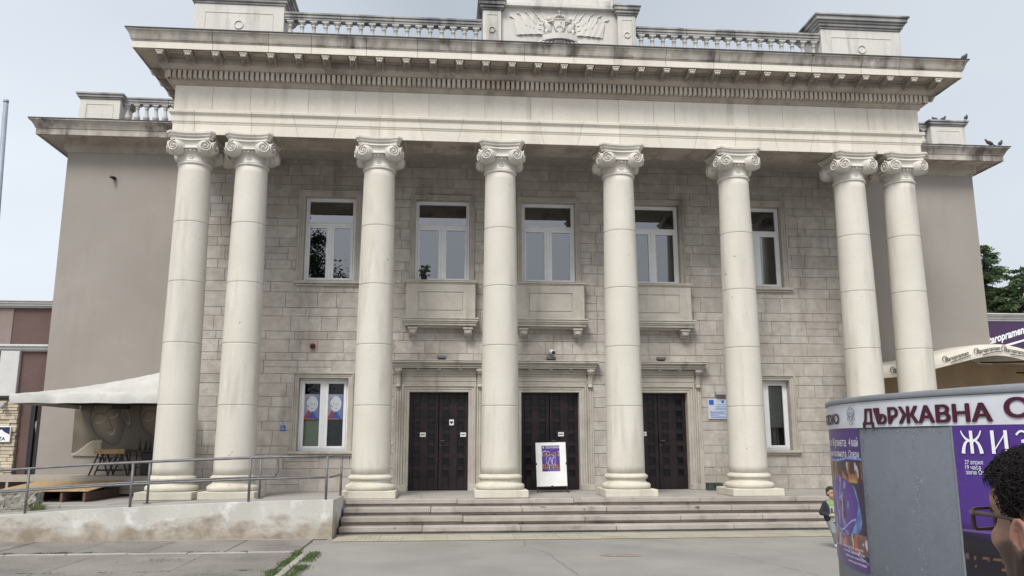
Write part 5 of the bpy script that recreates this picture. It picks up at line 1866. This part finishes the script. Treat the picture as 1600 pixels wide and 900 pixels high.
# ================================================================== ADVERTISING DRUM
KX, KY, KR = 1.06, -15.53, 1.75
def cyl(ang, z, off=0.0):
    a = R_(ang); return ((KR+off)*math.cos(a), (KR+off)*math.sin(a), z)
kz = empty('advertising_drum', (KX, KY, 0)); tag(kz, 'big grey round poster drum with white lettered band and purple opera posters', 'advertising column')
g = MB(); g.smooth = True
g.lathe([(KR-.02, 0), (KR-.02, .12), (KR, .13), (KR, 2.09), (KR-.01, 2.10)], 160)
g.build('drum', 'kiosk', kz)
g = MB(); g.smooth = True
g.lathe([(KR+.002, 2.100), (KR+.012, 2.101), (KR+.014, 2.104), (KR+.014, 2.124), (KR+.006, 2.13), (KR-.35, 2.16), (.05, 2.20)], 160)
g.build('cap', 'rim', kz)
# vinyl band with shallow wrinkles
g = MB(); g.smooth = True; n_, m_ = 420, 7; vs = []
for i in range(n_):
    for j in range(m_):
        z = 1.968+.131*j/(m_-1); a = 360*i/n_
        e = .004+.0035*abs(nz(a*.10, z*22))+.002*nz(a*.5, z*40)
        vs.append(cyl(a, z+(.003*nz(a*.12, 5) if j == 0 else 0), e))
g.add(vs, [(i*m_+j, ((i+1) % n_)*m_+j, ((i+1) % n_)*m_+j+1, i*m_+j+1) for i in range(n_) for j in range(m_-1)])
g.build('vinyl_band', 'band', kz)
def wrap(vs, a0, z0, off): return [cyl(a0+math.degrees(x/KR), z0+y, off) for x, y, z in vs]
def ktext(body, size, a0, a1, z0, mat, off=.0095, bold=0.0, name='lettering', shear=0.0):
    vs, fs = text_geo(body, size, 0.0, 0, 1, shear)
    xa, xb = min(v[0] for v in vs), max(v[0] for v in vs)
    k = R_(a1-a0)*KR/(xb-xa)
    g = MB()
    sh_list = [(0, 0)] if bold < .002 else [(0, 0), (bold, 0), (-bold, 0), (bold*.5, bold*.45), (-bold*.5, -bold*.45), (bold*.5, -bold*.45), (-bold*.5, bold*.45)]
    for n_, (dx, dy) in enumerate(sh_list):      # letters thickened by overprinting
        g.add(wrap([((x-xa)*k+dx, y+dy, 0) for x, y, z in vs], a0, z0, off+n_*.0003), fs)
    return g.build(name, mat, kz)
ktext('ДЪРЖАВНА', .106, 180.2, 205.8, 1.984, 'maroon', bold=.0052)
ktext('ОПЕРА', .110, 207.7, 224.5, 1.998, 'maroon', bold=.0052)
ktext('СТАРА ЗАГОРА', .106, 229, 268, 1.99, 'maroon', bold=.005)
ktext('STUDIO', .082, 152.5, 169.7, 1.994, 'maroon', bold=.003)
# outlined crest
g = MB()
def cl(pts, r=.0014): g.tube([cyl(a, z, .0105) for a, z in pts], r, 4)
ca_, cz_ = 175.8, 2.04
for sx in (-1, 1):
    cl([(ca_+sx*x, z) for x, z in ((.25, 2.062), (.7, 2.07), (1.3, 2.066), (1.5, 2.05), (1.1, 2.03), (1.5, 2.015), (1.2, 2.005))])
    cl([(ca_+sx*x, z) for x, z in ((.5, 2.05), (1.0, 2.052), (1.1, 2.04), (.8, 2.025), (.6, 2.01))])
    cl([(ca_+sx*x, z) for x, z in ((0, 2.082), (.4, 2.078), (.7, 2.068))])
    cl([(ca_+sx*x, z) for x, z in ((.55, 2.045), (.55, 2.018), (0, 2.0))])
    cl([(ca_+sx*x, z) for x, z in ((.7, 2.0), (.4, 1.988), (0, 1.986))])
cl([(ca_-.55, 2.045), (ca_+.55, 2.045)]); cl([(ca_-.5, 2.03), (ca_+.5, 2.03)])
g.build('crest', 'kiosk', kz)

def romeo(u, v):
    if v > .80:
        c = lerp((.085, .03, .21), (.06, .02, .17), u)
        if abs(v-.795-.02*math.sin(u*6)) < .006: c = (.30, .42, .75)
        return c
    c = lerp((.05, .025, .16), (.03, .012, .05), ss(.4, .9, u))
    if .61 < v < .76:
        q = nz(u*17, v*6); c = (.045, .02, .03)
        if q > .02: c = lerp((.34, .15, .05), (.20, .06, .04), ss(.62, .75, v))
        if q > .30: c = (.42, .29, .10)
        if nz(u*26, v*9, 6) > .38: c = (.50, .48, .50)
    if abs(v-.775-.012*math.sin(u*8+1)) < .008: c = (.20, .32, .70)
    d = math.hypot((u-.60)*1.0, (v-.43)*1.55)
    if d < .33:
        c = lerp((.12, .055, .36), (.075, .03, .24), d/.33+.3*nz(u*5, v*5))
        if .53 < u+.1*(v-.4) < .68 and .34 < v < .50: c = (.05, .015, .05)
        if abs(u-.60-.12*(v-.42)) < .012 and .34 < v < .53: c = (.45, .38, .60)
        if abs(u-.44+.3*(v-.46)) < .010 and .28 < v < .53: c = (.38, .32, .60)
        if abs(u-.52-.5*abs(v-.46)) < .008: c = (.30, .26, .56)
        if nz(u*13, v*11, 9) > .36: c = (.26, .22, .50)
        if abs(v-.30-.05*math.sin(u*9)) < .006: c = (.35, .36, .72)
    if abs(d-.34-.03*nz(u*6, v*6)) < .034*max(0, nz(u*5, v*3, 2)*3+.25): c = lerp((.06, .10, .34), (.18, .34, .62), .5+nz(u*12, v*12)*1.2)
    if .11 < v < .25 and d > .34:
        q = nz(u*15, v*9, 2); c = lerp((.10, .05, .06), (.22, .13, .10), .5+q)
        if q > .25: c = (.42, .10, .05) if u > .62 else (.38, .22, .30)
        if nz(u*20, v*8, 7) > .30: c = (.52, .50, .52)
    if v < .14-.09*(2*abs(u-.55))**2+.0:
        c = (.075, .03, .19)
        if abs(v-(.14-.09*(2*abs(u-.55))**2)) < .008: c = (.35, .30, .60)
    return c
A0, A1, ZA0, ZA1 = 151.0, 178.0, 1.235, 1.966
art('poster', 1, 1, 110, 150, romeo, lambda u, v: cyl(A0+(A1-A0)*u, ZA0+.0*u+(ZA1-ZA0)*v, .003+.0012*abs(nz(u*4, v*18))), kz)
ktext('Ромео и Жулиета', .062, 153.0, 172.2, 1.872, 'white', .0048, .0005)
ktext('4 май', .062, 173.6, 177.4, 1.872, 'white', .0048, .0)
ktext('Нощ на поляната', .050, 155.5, 172.0, 1.815, 'white', .0048, .0003)
ktext('Опера', .050, 173.2, 177.4, 1.815, 'white', .0048, .0)
for k, (b, a0, a1) in enumerate((('солисти балет оркестър', 167, 176.3), ('художник диригент хор', 166, 176.8), ('режисьор хореограф', 167.5, 177.2), ('начало на площада', 169, 177.2))):
    ktext(b, .017, a0, a1, 1.335-.024*k-.0, 'white', .0048)
def giselle(u, v):
    s = ss(.44, .30, v)
    c = lerp((.085, .035, .26), (.060, .022, .19), .5+.8*nz(u*2, v*3))
    if v < .60:
        t = ss(.60, .52, v+.05*nz(u*3, 1))
        c = lerp(c, (.013, .010, .016), t)
    if abs(v-.545-.004*math.sin(u*9)) < .003: c = (.16, .10, .32)
    if v < .50:
        if .13 < u < .155 and .22 < v < .36: c = (.42, .20, .05)
        if .04 < u < .30 and .395 < v < .44 and nz(u*20, v*30) > .05: c = (.20, .10, .05)
        if abs(v-.215-.02*u) < .006 and .05 < u < .4: c = (.22, .12, .06)
        if math.hypot(u-.42, (v-.3)*1.2) < .10: c = (.24, .10, .04)
        if math.hypot(u-.75, v-.36) < .05: c = (.30, .17, .12)
        if abs(u-.60-.3*(v-.2)) < .02 and v > .16: c = (.22, .10, .05)
        if nz(u*30, v*24, 3) > .5: c = (.10, .07, .08)
    return c
B0, B1, ZB0, ZB1 = 199.6, 232.5, .97, 1.972
art('poster', 1, 1, 130, 130, giselle, lambda u, v: cyl(B0+(B1-B0)*u, ZB0+(ZB1-ZB0)*v, .003+.0022*max(0, nz(u*3+v*2, v*16)+.2)), kz)
# tall decorative capitals drawn with ribbons: Ж И З Е Л
g = MB()
def rib(pts, w0, w1=None):
    """ribbon on the drum; pts (angle offset in metres, z)"""
    n_ = len(pts); w1 = w0 if w1 is None else w1; L, Rr = [], []
    for i, p in enumerate(pts):
        a, b = pts[max(0, i-1)], pts[min(n_-1, i+1)]
        d = Vector((b[0]-a[0], b[1]-a[1])).normalized(); q = w0+(w1-w0)*i/(n_-1)
        L.append((p[0]-d.y*q, p[1]+d.x*q)); Rr.append((p[0]+d.y*q, p[1]-d.x*q))
    vs = [cyl(200.9+math.degrees(x/KR), z, .0085) for pr in zip(L, Rr) for x, z in pr]
    g.add(vs, [(2*i, 2*i+1, 2*i+3, 2*i+2) for i in range(n_-1)])
def q2(a, b, c, n=9): return [((1-t)**2*a[0]+2*t*(1-t)*b[0]+t*t*c[0], (1-t)**2*a[1]+2*t*(1-t)*b[1]+t*t*c[1]) for t in [i/n for i in range(n+1)]]
ZT, ZB = 1.944, 1.846; zm = (ZT+ZB)/2+.004
rib([(.048, ZB), (.048, ZT)], .0075)
for sx in (-1, 1):
    rib(q2((.048+sx*.046, ZT), (.048+sx*.034, zm+.008), (.048+sx*.004, zm)), .0028, .006)
    rib(q2((.048+sx*.010, zm+.004), (.048+sx*.036, zm), (.048+sx*.042, ZB)), .004, .0085)
rib([(.142, ZB), (.142, ZT)], .0075); rib([(.197, ZB), (.197, ZT)], .0075); rib([(.142, ZB+.01), (.197, ZT-.012)], .0026)
rib(q2((.240, ZT-.02), (.262, ZT+.012), (.285, ZT-.02))+q2((.285, ZT-.024), (.284, zm+.004), (.258, zm))[1:], .004, .005)
rib(q2((.258, zm), (.298, zm-.004), (.290, ZB+.02))+q2((.288, ZB+.016), (.262, ZB-.014), (.238, ZB+.02))[1:], .006, .004)
rib([(.335, ZB), (.335, ZT)], .0075)
for zz in (ZT-.004, zm, ZB+.004): rib([(.335, zz), (.378, zz)], .0035)
rib([(.412, ZB), (.440, ZT)], .003); rib([(.440, ZT), (.470, ZB)], .0075)
g.build('poster_title', 'white', kz)
ktext('27 април', .026, 201.1, 203.8, 1.800, 'white', .0065)
ktext('19 часа', .026, 201.1, 203.4, 1.778, 'white', .0065)
ktext('зала Опера', .026, 201.1, 205.3, 1.757, 'white', .0065)
for k, (b, a1) in enumerate((('хореограф Петипа', 208.5), ('сценограф', 206.5), ('постановка оркестър балет', 213), ('солисти на операта', 211))):
    ktext(b, .015, 202.6, a1, 1.295-.021*k, 'white', .0065)
# scraped paint on the bare panel
g = MB(); r = random.Random(12)
for i in range(420):
    w_ = r.random()
    if w_ < .5: a, z = 192.2+r.gauss(0, .35), r.uniform(1.1, 1.93) if r.random() < .7 else r.uniform(1.5, 1.9)
    elif w_ < .8: a, z = 178.4+abs(r.gauss(0, .7)), r.uniform(1.0, 1.95)
    else: a, z = r.uniform(180, 198), 1.955-abs(r.gauss(0, .012))
    s = r.uniform(.0008, .0042); n_ = r.randint(4, 7)
    g.add([cyl(a+math.degrees((s*r.uniform(.5, 1.3)*math.cos(t))/KR), z+s*r.uniform(.5, 2.2)*math.sin(t), .0012) for t in [2*PI*k/n_ for k in range(n_)]], [tuple(range(n_))])
g.build('scraped_paint', 'tape', kz)
g = MB(); r = random.Random(13)
for i in range(95):
    a, z = 178.5+abs(r.gauss(0, .5)), r.uniform(1.0, 1.955); s = r.uniform(.0015, .006); n_ = 6
    g.add([cyl(a+math.degrees((s*.6*r.uniform(.5, 1.3)*math.cos(t))/KR), z+s*r.uniform(.5, 2.2)*math.sin(t), .0015) for t in [2*PI*k/n_ for k in range(n_)]], [tuple(range(n_))])
g.build('glue_residue', 'floodgrey', kz)
g = MB(); g.tube([cyl(199.35, 1.0, .002), cyl(199.35, 1.965, .002)], .004, 5); g.build('seam', 'rim', kz)

# ================================================================== PEOPLE
def blob(name, shapes, mat, parent, voxel=.008, it=4, colfn=None):
    """one continuous skin grown over overlapping tapered limbs and rounded masses"""
    g = MB()
    for s in shapes:
        if s[0] == 'c':
            p0, p1 = Vector(s[1]), Vector(s[2]); r0, r1 = s[3], s[4]
            g.tube([p0, p0.lerp(p1, .33), p0.lerp(p1, .66), p1], [r0, r0+(r1-r0)*.33, r0+(r1-r0)*.66, r1], 14)
            g.ell(p0, (r0,)*3, 14, 10); g.ell(p1, (r1,)*3, 14, 10)
        else:
            g.ell(s[1], s[2], 20, 14, s[3] if len(s) > 3 else None)
    o = g.build('tmp', mat)
    m = o.modifiers.new('r', 'REMESH'); m.mode = 'VOXEL'; m.voxel_size = voxel; m.use_smooth_shade = True
    sm = o.modifiers.new('s', 'SMOOTH'); sm.factor = .5; sm.iterations = it
    bpy.context.view_layer.update()
    me = bpy.data.meshes.new_from_object(o.evaluated_get(bpy.context.evaluated_depsgraph_get()))
    bpy.data.objects.remove(o)
    for p in me.polygons: p.use_smooth = True
    me.materials.clear(); me.materials.append(M[mat])
    if colfn:
        a = me.attributes.new('Col', 'FLOAT_COLOR', 'POINT'); buf = []
        for v in me.vertices: buf += [*colfn(v.co), 1.0]
        a.data.foreach_set('color', buf)
    me.name = name
    o = bpy.data.objects.new(name, me); COL.objects.link(o); o.parent = parent
    return o

def hand(w, d, up, s, side):
    """palm plus four unequal fingers and a thumb; w wrist, d pointing direction, up = back of hand"""
    w, d, up = Vector(w), Vector(d).normalized(), Vector(up).normalized()
    lat = d.cross(up).normalized()*side
    out = [('c', w, w+d*.045*s, .022*s, .030*s), ('e', w+d*.06*s, (.036*s, .036*s, .024*s))]
    for k, (o_, L) in enumerate(((-.027, .062), (-.009, .072), (.009, .068), (.026, .053))):
        b = w+d*.082*s+lat*o_*s
        m = b+d*L*.5*s-up*.006*s; e = b+d*L*.85*s-up*.028*s
        out += [('c', b-d*.02*s, m, .0095*s, .0088*s), ('c', m, e, .0088*s, .0075*s)]
    t0 = w+d*.02*s-lat*.026*s; t1 = t0+d*.035*s-lat*.026*s; t2 = t1+d*.03*s-lat*.006*s-up*.01*s
    out += [('c', t0, t1, .013*s, .011*s), ('c', t1, t2, .011*s, .009*s)]
    return out

# --- the child by the steps
ch = empty('person', (4.205, -4.84, .006), R_(6))
tag(ch, 'small boy in dark open jacket, green printed shirt and grey trousers beside the poster drum', 'person')
HC = Vector((0, -.02, .965))
def kidskin(p):
    if p.z > .85:
        q = p-HC
        if q.y < -.06 and abs(q.z+.055) < .008 and abs(q.x) < .026: return (.33, .12, .10)
        if q.y < -.055 and abs(q.z-.004) < .010 and abs(abs(q.x)-.033) < .014: return (.10, .06, .05)
        if q.y < -.055 and abs(q.z-.026) < .006 and abs(abs(q.x)-.033) < .02: return (.13, .08, .05)
    return (.48, .285, .205)
RX = Matrix.Rotation(R_(0), 3, 'X')
kid = [('e', HC+Vector((0, .012, .022)), (.074, .088, .086)), ('e', HC+Vector((0, -.02, -.03)), (.058, .062, .072)), ('e', HC+Vector((0, -.085, -.018)), (.011, .014, .012)),
       ('e', HC+Vector((0, -.05, -.08)), (.026, .022, .02)), ('e', HC+Vector((-.073, .01, -.008)), (.010, .018, .024)), ('e', HC+Vector((.073, .01, -.008)), (.010, .018, .024)),
       ('c', HC+Vector((0, .005, -.07)), (0, .01, .79), .038, .042), ('c', (-.10, .01, .775), (.10, .01, .775), .045, .045), ('c', (0, 0, .74), (0, 0, .52), .10, .09),
       ('c', (-.055, 0, .50), (-.015, -.045, .285), .062, .045), ('c', (-.015, -.045, .285), (.055, .0, .075), .043, .028), ('c', (.055, 0, .05), (.07, -.10, .025), .026, .022),
       ('c', (.055, 0, .50), (.13, -.03, .29), .062, .045), ('c', (.13, -.03, .29), (.17, .12, .12), .043, .028), ('c', (.17, .12, .10), (.19, .05, .03), .026, .022),
       ('c', (-.125, .01, .77), (-.195, .03, .615), .038, .031), ('c', (-.195, .03, .615), (-.10, -.10, .575), .030, .021),
       ('c', (.125, .01, .77), (.20, .03, .615), .038, .031), ('c', (.20, .03, .615), (.09, -.12, .585), .030, .021)]
kid += hand((-.10, -.10, .575), (1, -.35, .0), (0, -.5, .8), .62, 1)+hand((.09, -.12, .585), (-1, -.2, .0), (0, -.5, .8), .62, -1)
blob('body', kid, 'skin', ch, .0055, 3, kidskin)
def teecol(p):
    c = (.32, .39, .30)
    if nz(p.x*22, p.z*18) > .10: c = (.07, .09, .09)
    if nz(p.x*30, p.z*26, 5) > .22: c = (.50, .53, .50)
    if p.z > .745: c = (.20, .32, .13)
    return c
blob('shirt', [('c', (0, 0, .74), (0, 0, .51), .112, .108), ('c', (-.09, .01, .775), (.09, .01, .775), .052, .052), ('e', (0, -.01, .53), (.118, .098, .05))], 'tee', ch, .008, 4, teecol)
blob('jacket', [('c', (-.125, .01, .772), (-.198, .03, .615), .052, .044), ('c', (-.198, .03, .615), (-.125, -.065, .582), .043, .035), ('e', (-.10, .02, .66), (.055, .095, .155)), ('e', (-.105, .0, .55), (.045, .09, .09)), ('e', (-.07, .05, .80), (.05, .04, .035)),
                ('c', (.125, .01, .772), (.203, .03, .615), .052, .044), ('c', (.203, .03, .615), (.12, -.08, .59), .043, .035), ('e', (.11, .02, .66), (.050, .095, .155)), ('e', (0, .075, .65), (.12, .055, .16)), ('e', (.07, .05, .80), (.05, .04, .035))], 'jacket', ch, .007, 4)
blob('trousers', [('e', (0, 0, .50), (.112, .095, .07)), ('c', (-.055, 0, .49), (-.015, -.045, .285), .075, .058), ('c', (-.015, -.045, .285), (.052, 0, .085), .056, .042),
                  ('c', (.055, 0, .49), (.13, -.03, .29), .075, .058), ('c', (.13, -.03, .29), (.17, .115, .14), .056, .042)], 'greyjog', ch, .008, 4)
blob('shoe', [('c', (.053, .012, .045), (.072, -.10, .034), .040, .034), ('e', (.062, -.045, .018), (.042, .09, .018))], 'shoe', ch, .007, 2)
blob('shoe', [('c', (.168, .125, .085), (.19, .05, .036), .040, .034)], 'shoe', ch, .007, 2)
blob('hair', [('e', HC+Vector((0, .028, .045)), (.083, .088, .078)), ('e', HC+Vector((0, -.03, .085)), (.060, .05, .032)), ('e', HC+Vector((.02, -.055, .088)), (.04, .03, .022)), ('e', HC+Vector((0, .07, -.01)), (.066, .045, .06))], 'brownhair', ch, .006, 2)

# --- the man in the right foreground, seen from behind and to the side
PHI = R_(17)
rr_, aa_ = Vector((math.cos(YAW), -math.sin(YAW), 0)), Vector((math.sin(YAW), math.cos(YAW), 0))
Fm = -rr_*math.sin(PHI)+aa_*math.cos(PHI)
Hpos = Vector((-1.831, -18.2935, 1.758))
mn = empty('person', (Hpos.x-Fm.x*.03, Hpos.y-Fm.y*.03, 0), math.atan2(Fm.y, Fm.x))
tag(mn, 'man with short curly black hair, stubble and rectangular glasses in the right foreground', 'person')
HM = Vector((.03, 0, 1.758))
def h(x, y, z): return HM+Vector((x, y, z))
man = [('e', h(-.012, 0, .036), (.098, .076, .082)), ('e', h(.038, 0, .040), (.052, .068, .046)), ('e', h(.026, 0, -.028), (.066, .063, .084)), ('e', h(.030, 0, -.082), (.052, .052, .036)), ('e', h(.066, 0, -.100), (.022, .024, .018)),
       ('e', h(.074, 0, .022), (.016, .050, .013)), ('e', h(.055, .036, -.026), (.028, .024, .026)), ('e', h(.055, -.036, -.026), (.028, .024, .026)),
       ('c', h(.084, 0, .010), h(.100, 0, -.024), .009, .012), ('e', h(.092, .012, -.030), (.011, .008, .008)), ('e', h(.092, -.012, -.030), (.011, .008, .008)),
       ('e', h(.084, 0, -.056), (.012, .024, .007)), ('e', h(.082, 0, -.066), (.012, .020, .007)),
       ('c', h(.0, .056, -.02), h(.02, .048, -.085), .018, .014), ('c', h(.0, -.056, -.02), h(.02, -.048, -.085), .018, .014),
       ('c', h(-.018, 0, -.05), h(-.030, 0, -.17), .058, .060), ('c', h(-.030, 0, -.16), h(-.030, 0, -.24), .062, .07)]
for sy in (-1, 1):
    # ear: rim, lobe and inner fold
    c0 = h(-.014, sy*.080, -.018)
    pts = [c0+Vector((.017*math.cos(t)-.004*math.sin(t), sy*(.004+.006*math.sin(t*.5)), .031*math.sin(t))) for t in [R_(-50+i*29) for i in range(11)]]
    for a, b in zip(pts, pts[1:]): man.append(('c', a, b, .0048, .0048))
    man += [('e', c0+Vector((.0, -sy*.004, 0)), (.016, .006, .028)), ('e', c0+Vector((.004, sy*.001, -.028)), (.008, .006, .010)), ('c', c0+Vector((-.004, sy*.004, .015)), c0+Vector((-.004, sy*.004, -.014)), .004, .004)]
ZS = 1.455
man += [('c', (-.02, -.17, ZS), (-.02, .17, ZS), .062, .062), ('e', (-.01, 0, 1.32), (.105, .155, .15)), ('e', (0, 0, 1.14), (.10, .14, .16)), ('e', (0, 0, .99), (.11, .155, .11))]
for sy in (-1, 1):
    man += [('c', (-.02, sy*.195, 1.44), (-.03, sy*.235, 1.18), .050, .040), ('c', (-.03, sy*.235, 1.18), (.04, sy*.23, .95), .038, .026),
            ('c', (0, sy*.09, .95), (.01, sy*.10, .52), .085, .055), ('c', (.01, sy*.10, .52), (-.02, sy*.11, .10), .055, .036), ('c', (-.02, sy*.11, .06), (.13, sy*.13, .035), .036, .03)]
    man += hand((.04, sy*.23, .95), (.18, 0, -1), (0, sy, 0), 1.0, sy)
def manskin(p):
    q = p-HM
    base = (.35, .20, .145)
    base = lerp(base, (.38, .175, .13), .6*max(0, nz(q.x*30, q.z*30)))
    if q.z > -.3:
        st = ss(-.012, -.040, q.z)*ss(-.05, -.015, q.x)*ss(-.165, -.125, q.z)*ss(.085, .05, q.x+.9*(q.z+.05) if q.z > -.05 else 0)
        st = max(st, ss(.02, -.01, q.z)*ss(.018, .0, q.x)*ss(-.02, -.0, q.x)*.9)
        if abs(q.y) < .03 and q.z > -.05: st *= .6
        st *= .55+.6*(nz(q.x*260, q.y*260, q.z*260)*.5+.5)
        base = lerp(base, (.05, .034, .03), min(.92, st*1.5))
        if q.x > .07 and abs(q.y) < .02 and -.072 < q.z < -.05: base = (.33, .13, .11)
        if q.x > .055 and abs(abs(q.y)-.032) < .018 and abs(q.z-.024) < .006: base = (.03, .02, .018)
        if math.hypot(q.x+.014, (q.z+.004)*.6) < .020 and abs(q.y) > .07: base = (.31, .155, .12)
    return base
blob('body', man, 'skin', mn, .0042, 3, manskin)
blob('shirt', [('c', (-.02, -.165, ZS), (-.02, .165, ZS), .078, .078), ('c', (-.025, -.09, ZS+.025), (-.025, .09, ZS+.025), .072, .072), ('e', (-.012, 0, 1.33), (.135, .185, .17)), ('e', (0, 0, 1.14), (.12, .162, .18)), ('e', (0, 0, .98), (.125, .172, .10))]
     + [('c', (-.03+.062*math.cos(t), .066*math.sin(t), 1.535-.012*math.cos(t)), (-.03+.062*math.cos(t+.5), .066*math.sin(t+.5), 1.535-.012*math.cos(t+.5)), .014, .014) for t in [i*.449 for i in range(14)]]
     + [('c', (-.02, sy*.19, 1.445), (-.03, sy*.236, 1.22), .066, .058) for sy in (-1, 1)], 'shirt', mn, .008, 4)
blob('trousers', [('e', (0, 0, .96), (.122, .165, .10))]+[('c', (0, sy*.09, .92), (.01, sy*.10, .52), .10, .075) for sy in (-1, 1)]+[('c', (.01, sy*.10, .52), (-.02, sy*.11, .09), .075, .06) for sy in (-1, 1)], 'denim', mn, .010, 4)
for sy in (-1, 1): blob('shoe', [('c', (-.03, sy*.11, .05), (.14, sy*.132, .04), .048, .040)], 'black', mn, .008, 2)
# hair: dark scalp cap and a few thousand short curls
def hairline(q):
    """True where hair grows, q relative to the head centre"""
    if q.z > .088: return q.x < .074
    front = .020+.042*ss(.06, .09, q.z)
    if q.z > .028: return q.x < front+.010*nz(q.z*60, 3)
    if q.z > -.035: return q.x < -.030 or (abs(q.y) > .045 and -.01 < q.x < .020-.3*abs(q.z-.028))
    return q.x < -.040 and q.z > -.092
g = MB(); g.smooth = True; r = random.Random(31)
cnt = 0
while cnt < 13000:
    d = Vector((r.gauss(0, 1), r.gauss(0, 1), r.gauss(0, 1))).normalized()
    c = Vector((-.012, 0, .036)); q = c+Vector((d.x*.099, d.y*.077, d.z*.083))
    if d.z < -.2:
        hl = max(1e-3, math.hypot(d.x, d.y)); tt = r.random()
        q = Vector((-.022+d.x/hl*(.080-.016*tt), d.y/hl*(.073-.014*tt), .022-.115*tt)); d = Vector((d.x/hl, d.y/hl, -.15)).normalized()
    if not hairline(q): continue
    cnt += 1
    top = ss(.0, .09, q.z)
    L = r.uniform(.012, .020)*(.35+.80*top+.35*ss(.02, .07, q.x)*ss(.06, .09, q.z))
    tg = Vector((r.gauss(.3*top, .7), r.gauss(0, .7), r.gauss(-.15, .6))); tg = (tg-d*tg.dot(d)).normalized()
    v = d.cross(tg)
    ph, tw, cr = r.uniform(0, 2*PI), r.choice((-1, 1))*r.uniform(3, 6), r.uniform(.0012, .0030)*(.5+.5*top)
    pts = []
    for i in range(10):
        t = i/9
        pts.append(HM+q+d*L*math.sin(t*2.5)*.95+tg*L*(.15+1.0*t*t)+(tg*math.cos(ph+tw*t)+v*math.sin(ph+tw*t))*cr*min(1, t*2.5))
    g.tube(pts, [.00075]*7+[.0007, .0005, .0003], 3, False)
hair = g.build('hair', 'hair', mn)
capv = MB(); capv.smooth = True
nn_, mm_ = 60, 40; idx = {}
for j in range(mm_+1):
    for i in range(nn_):
        th, a = PI*j/mm_, 2*PI*i/nn_
        d = Vector((math.sin(th)*math.cos(a), math.sin(th)*math.sin(a), math.cos(th)))
        q = Vector((-.012+d.x*.1015, d.y*.0795, .036+d.z*.0865))
        if hairline(q): idx[j, i] = len(capv.v); capv.v.append(tuple(HM+q+d*(.004*nz(q.x*60, q.y*60, q.z*60)+.004*ss(0, .09, q.z))))
for j in range(mm_):
    for i in range(nn_):
        k = (i+1) % nn_
        if all(p in idx for p in ((j, i), (j, k), (j+1, i), (j+1, k))):
            capv.f.append((idx[j, i], idx[j+1, i], idx[j+1, k], idx[j, k])); capv.mi.append(0); capv.tone.append(.5); capv.sm.append(True)
capv.build('scalp_hair', 'hair', mn)
# glasses
g = MB(); gx = .107
def rr(cy_, cz_, w_, h_, rad, n=5):
    pts = []
    for (sx, sz, a0) in ((1, 1, 0), (-1, 1, 90), (-1, -1, 180), (1, -1, 270)):
        for i in range(n+1):
            a = R_(a0+90*i/n); pts.append((cy_+sx*(w_/2-rad)+rad*math.cos(a), cz_+sz*(h_/2-rad)+rad*math.sin(a)))
    return pts
for sy in (-1, 1):
    oz = .004
    ou, inn = rr(sy*.034, oz, .060, .041, .009), rr(sy*.034, oz, .050, .031, .006)
    n_ = len(ou); b = []
    for dx in (-.0028, .0028):
        for P_ in (ou, inn): b.append([h(gx+dx-.35*abs(abs(p[0])-.033)*.3-(.0 if abs(p[0]) < .05 else .004), p[0], p[1]) for p in P_])
    base_ = len(g.v); g.v += [tuple(p) for ring in b for p in ring]
    for (r0, r1) in ((0, 1), (2, 3), (0, 2), (1, 3)):
        for i in range(n_):
            k = (i+1) % n_
            g.f.append((base_+r0*n_+i, base_+r0*n_+k, base_+r1*n_+k, base_+r1*n_+i)); g.mi.append(0); g.tone.append(.5); g.sm.append(False)
    g.tube([h(gx-.003, sy*.060, oz+.012), h(gx-.02, sy*.072, oz+.012), h(.03, sy*.080, oz+.011), h(-.015, sy*.084, oz+.008), h(-.028, sy*.080, -.014)], [.0046, .0042, .0034, .0028, .0024], 6)
g.tube([h(gx, -.006, .010), h(gx+.002, 0, .012), h(gx, .006, .010)], .0028, 6)
gl = g.build('glasses', 'tort', mn)
for sy in (-1, 1):
    g = MB(); g.add([h(gx-.0005, p[0], p[1]) for p in rr(sy*.034, .004, .050, .031, .006)], [tuple(range(24))]); g.build('lens', 'lens', gl)
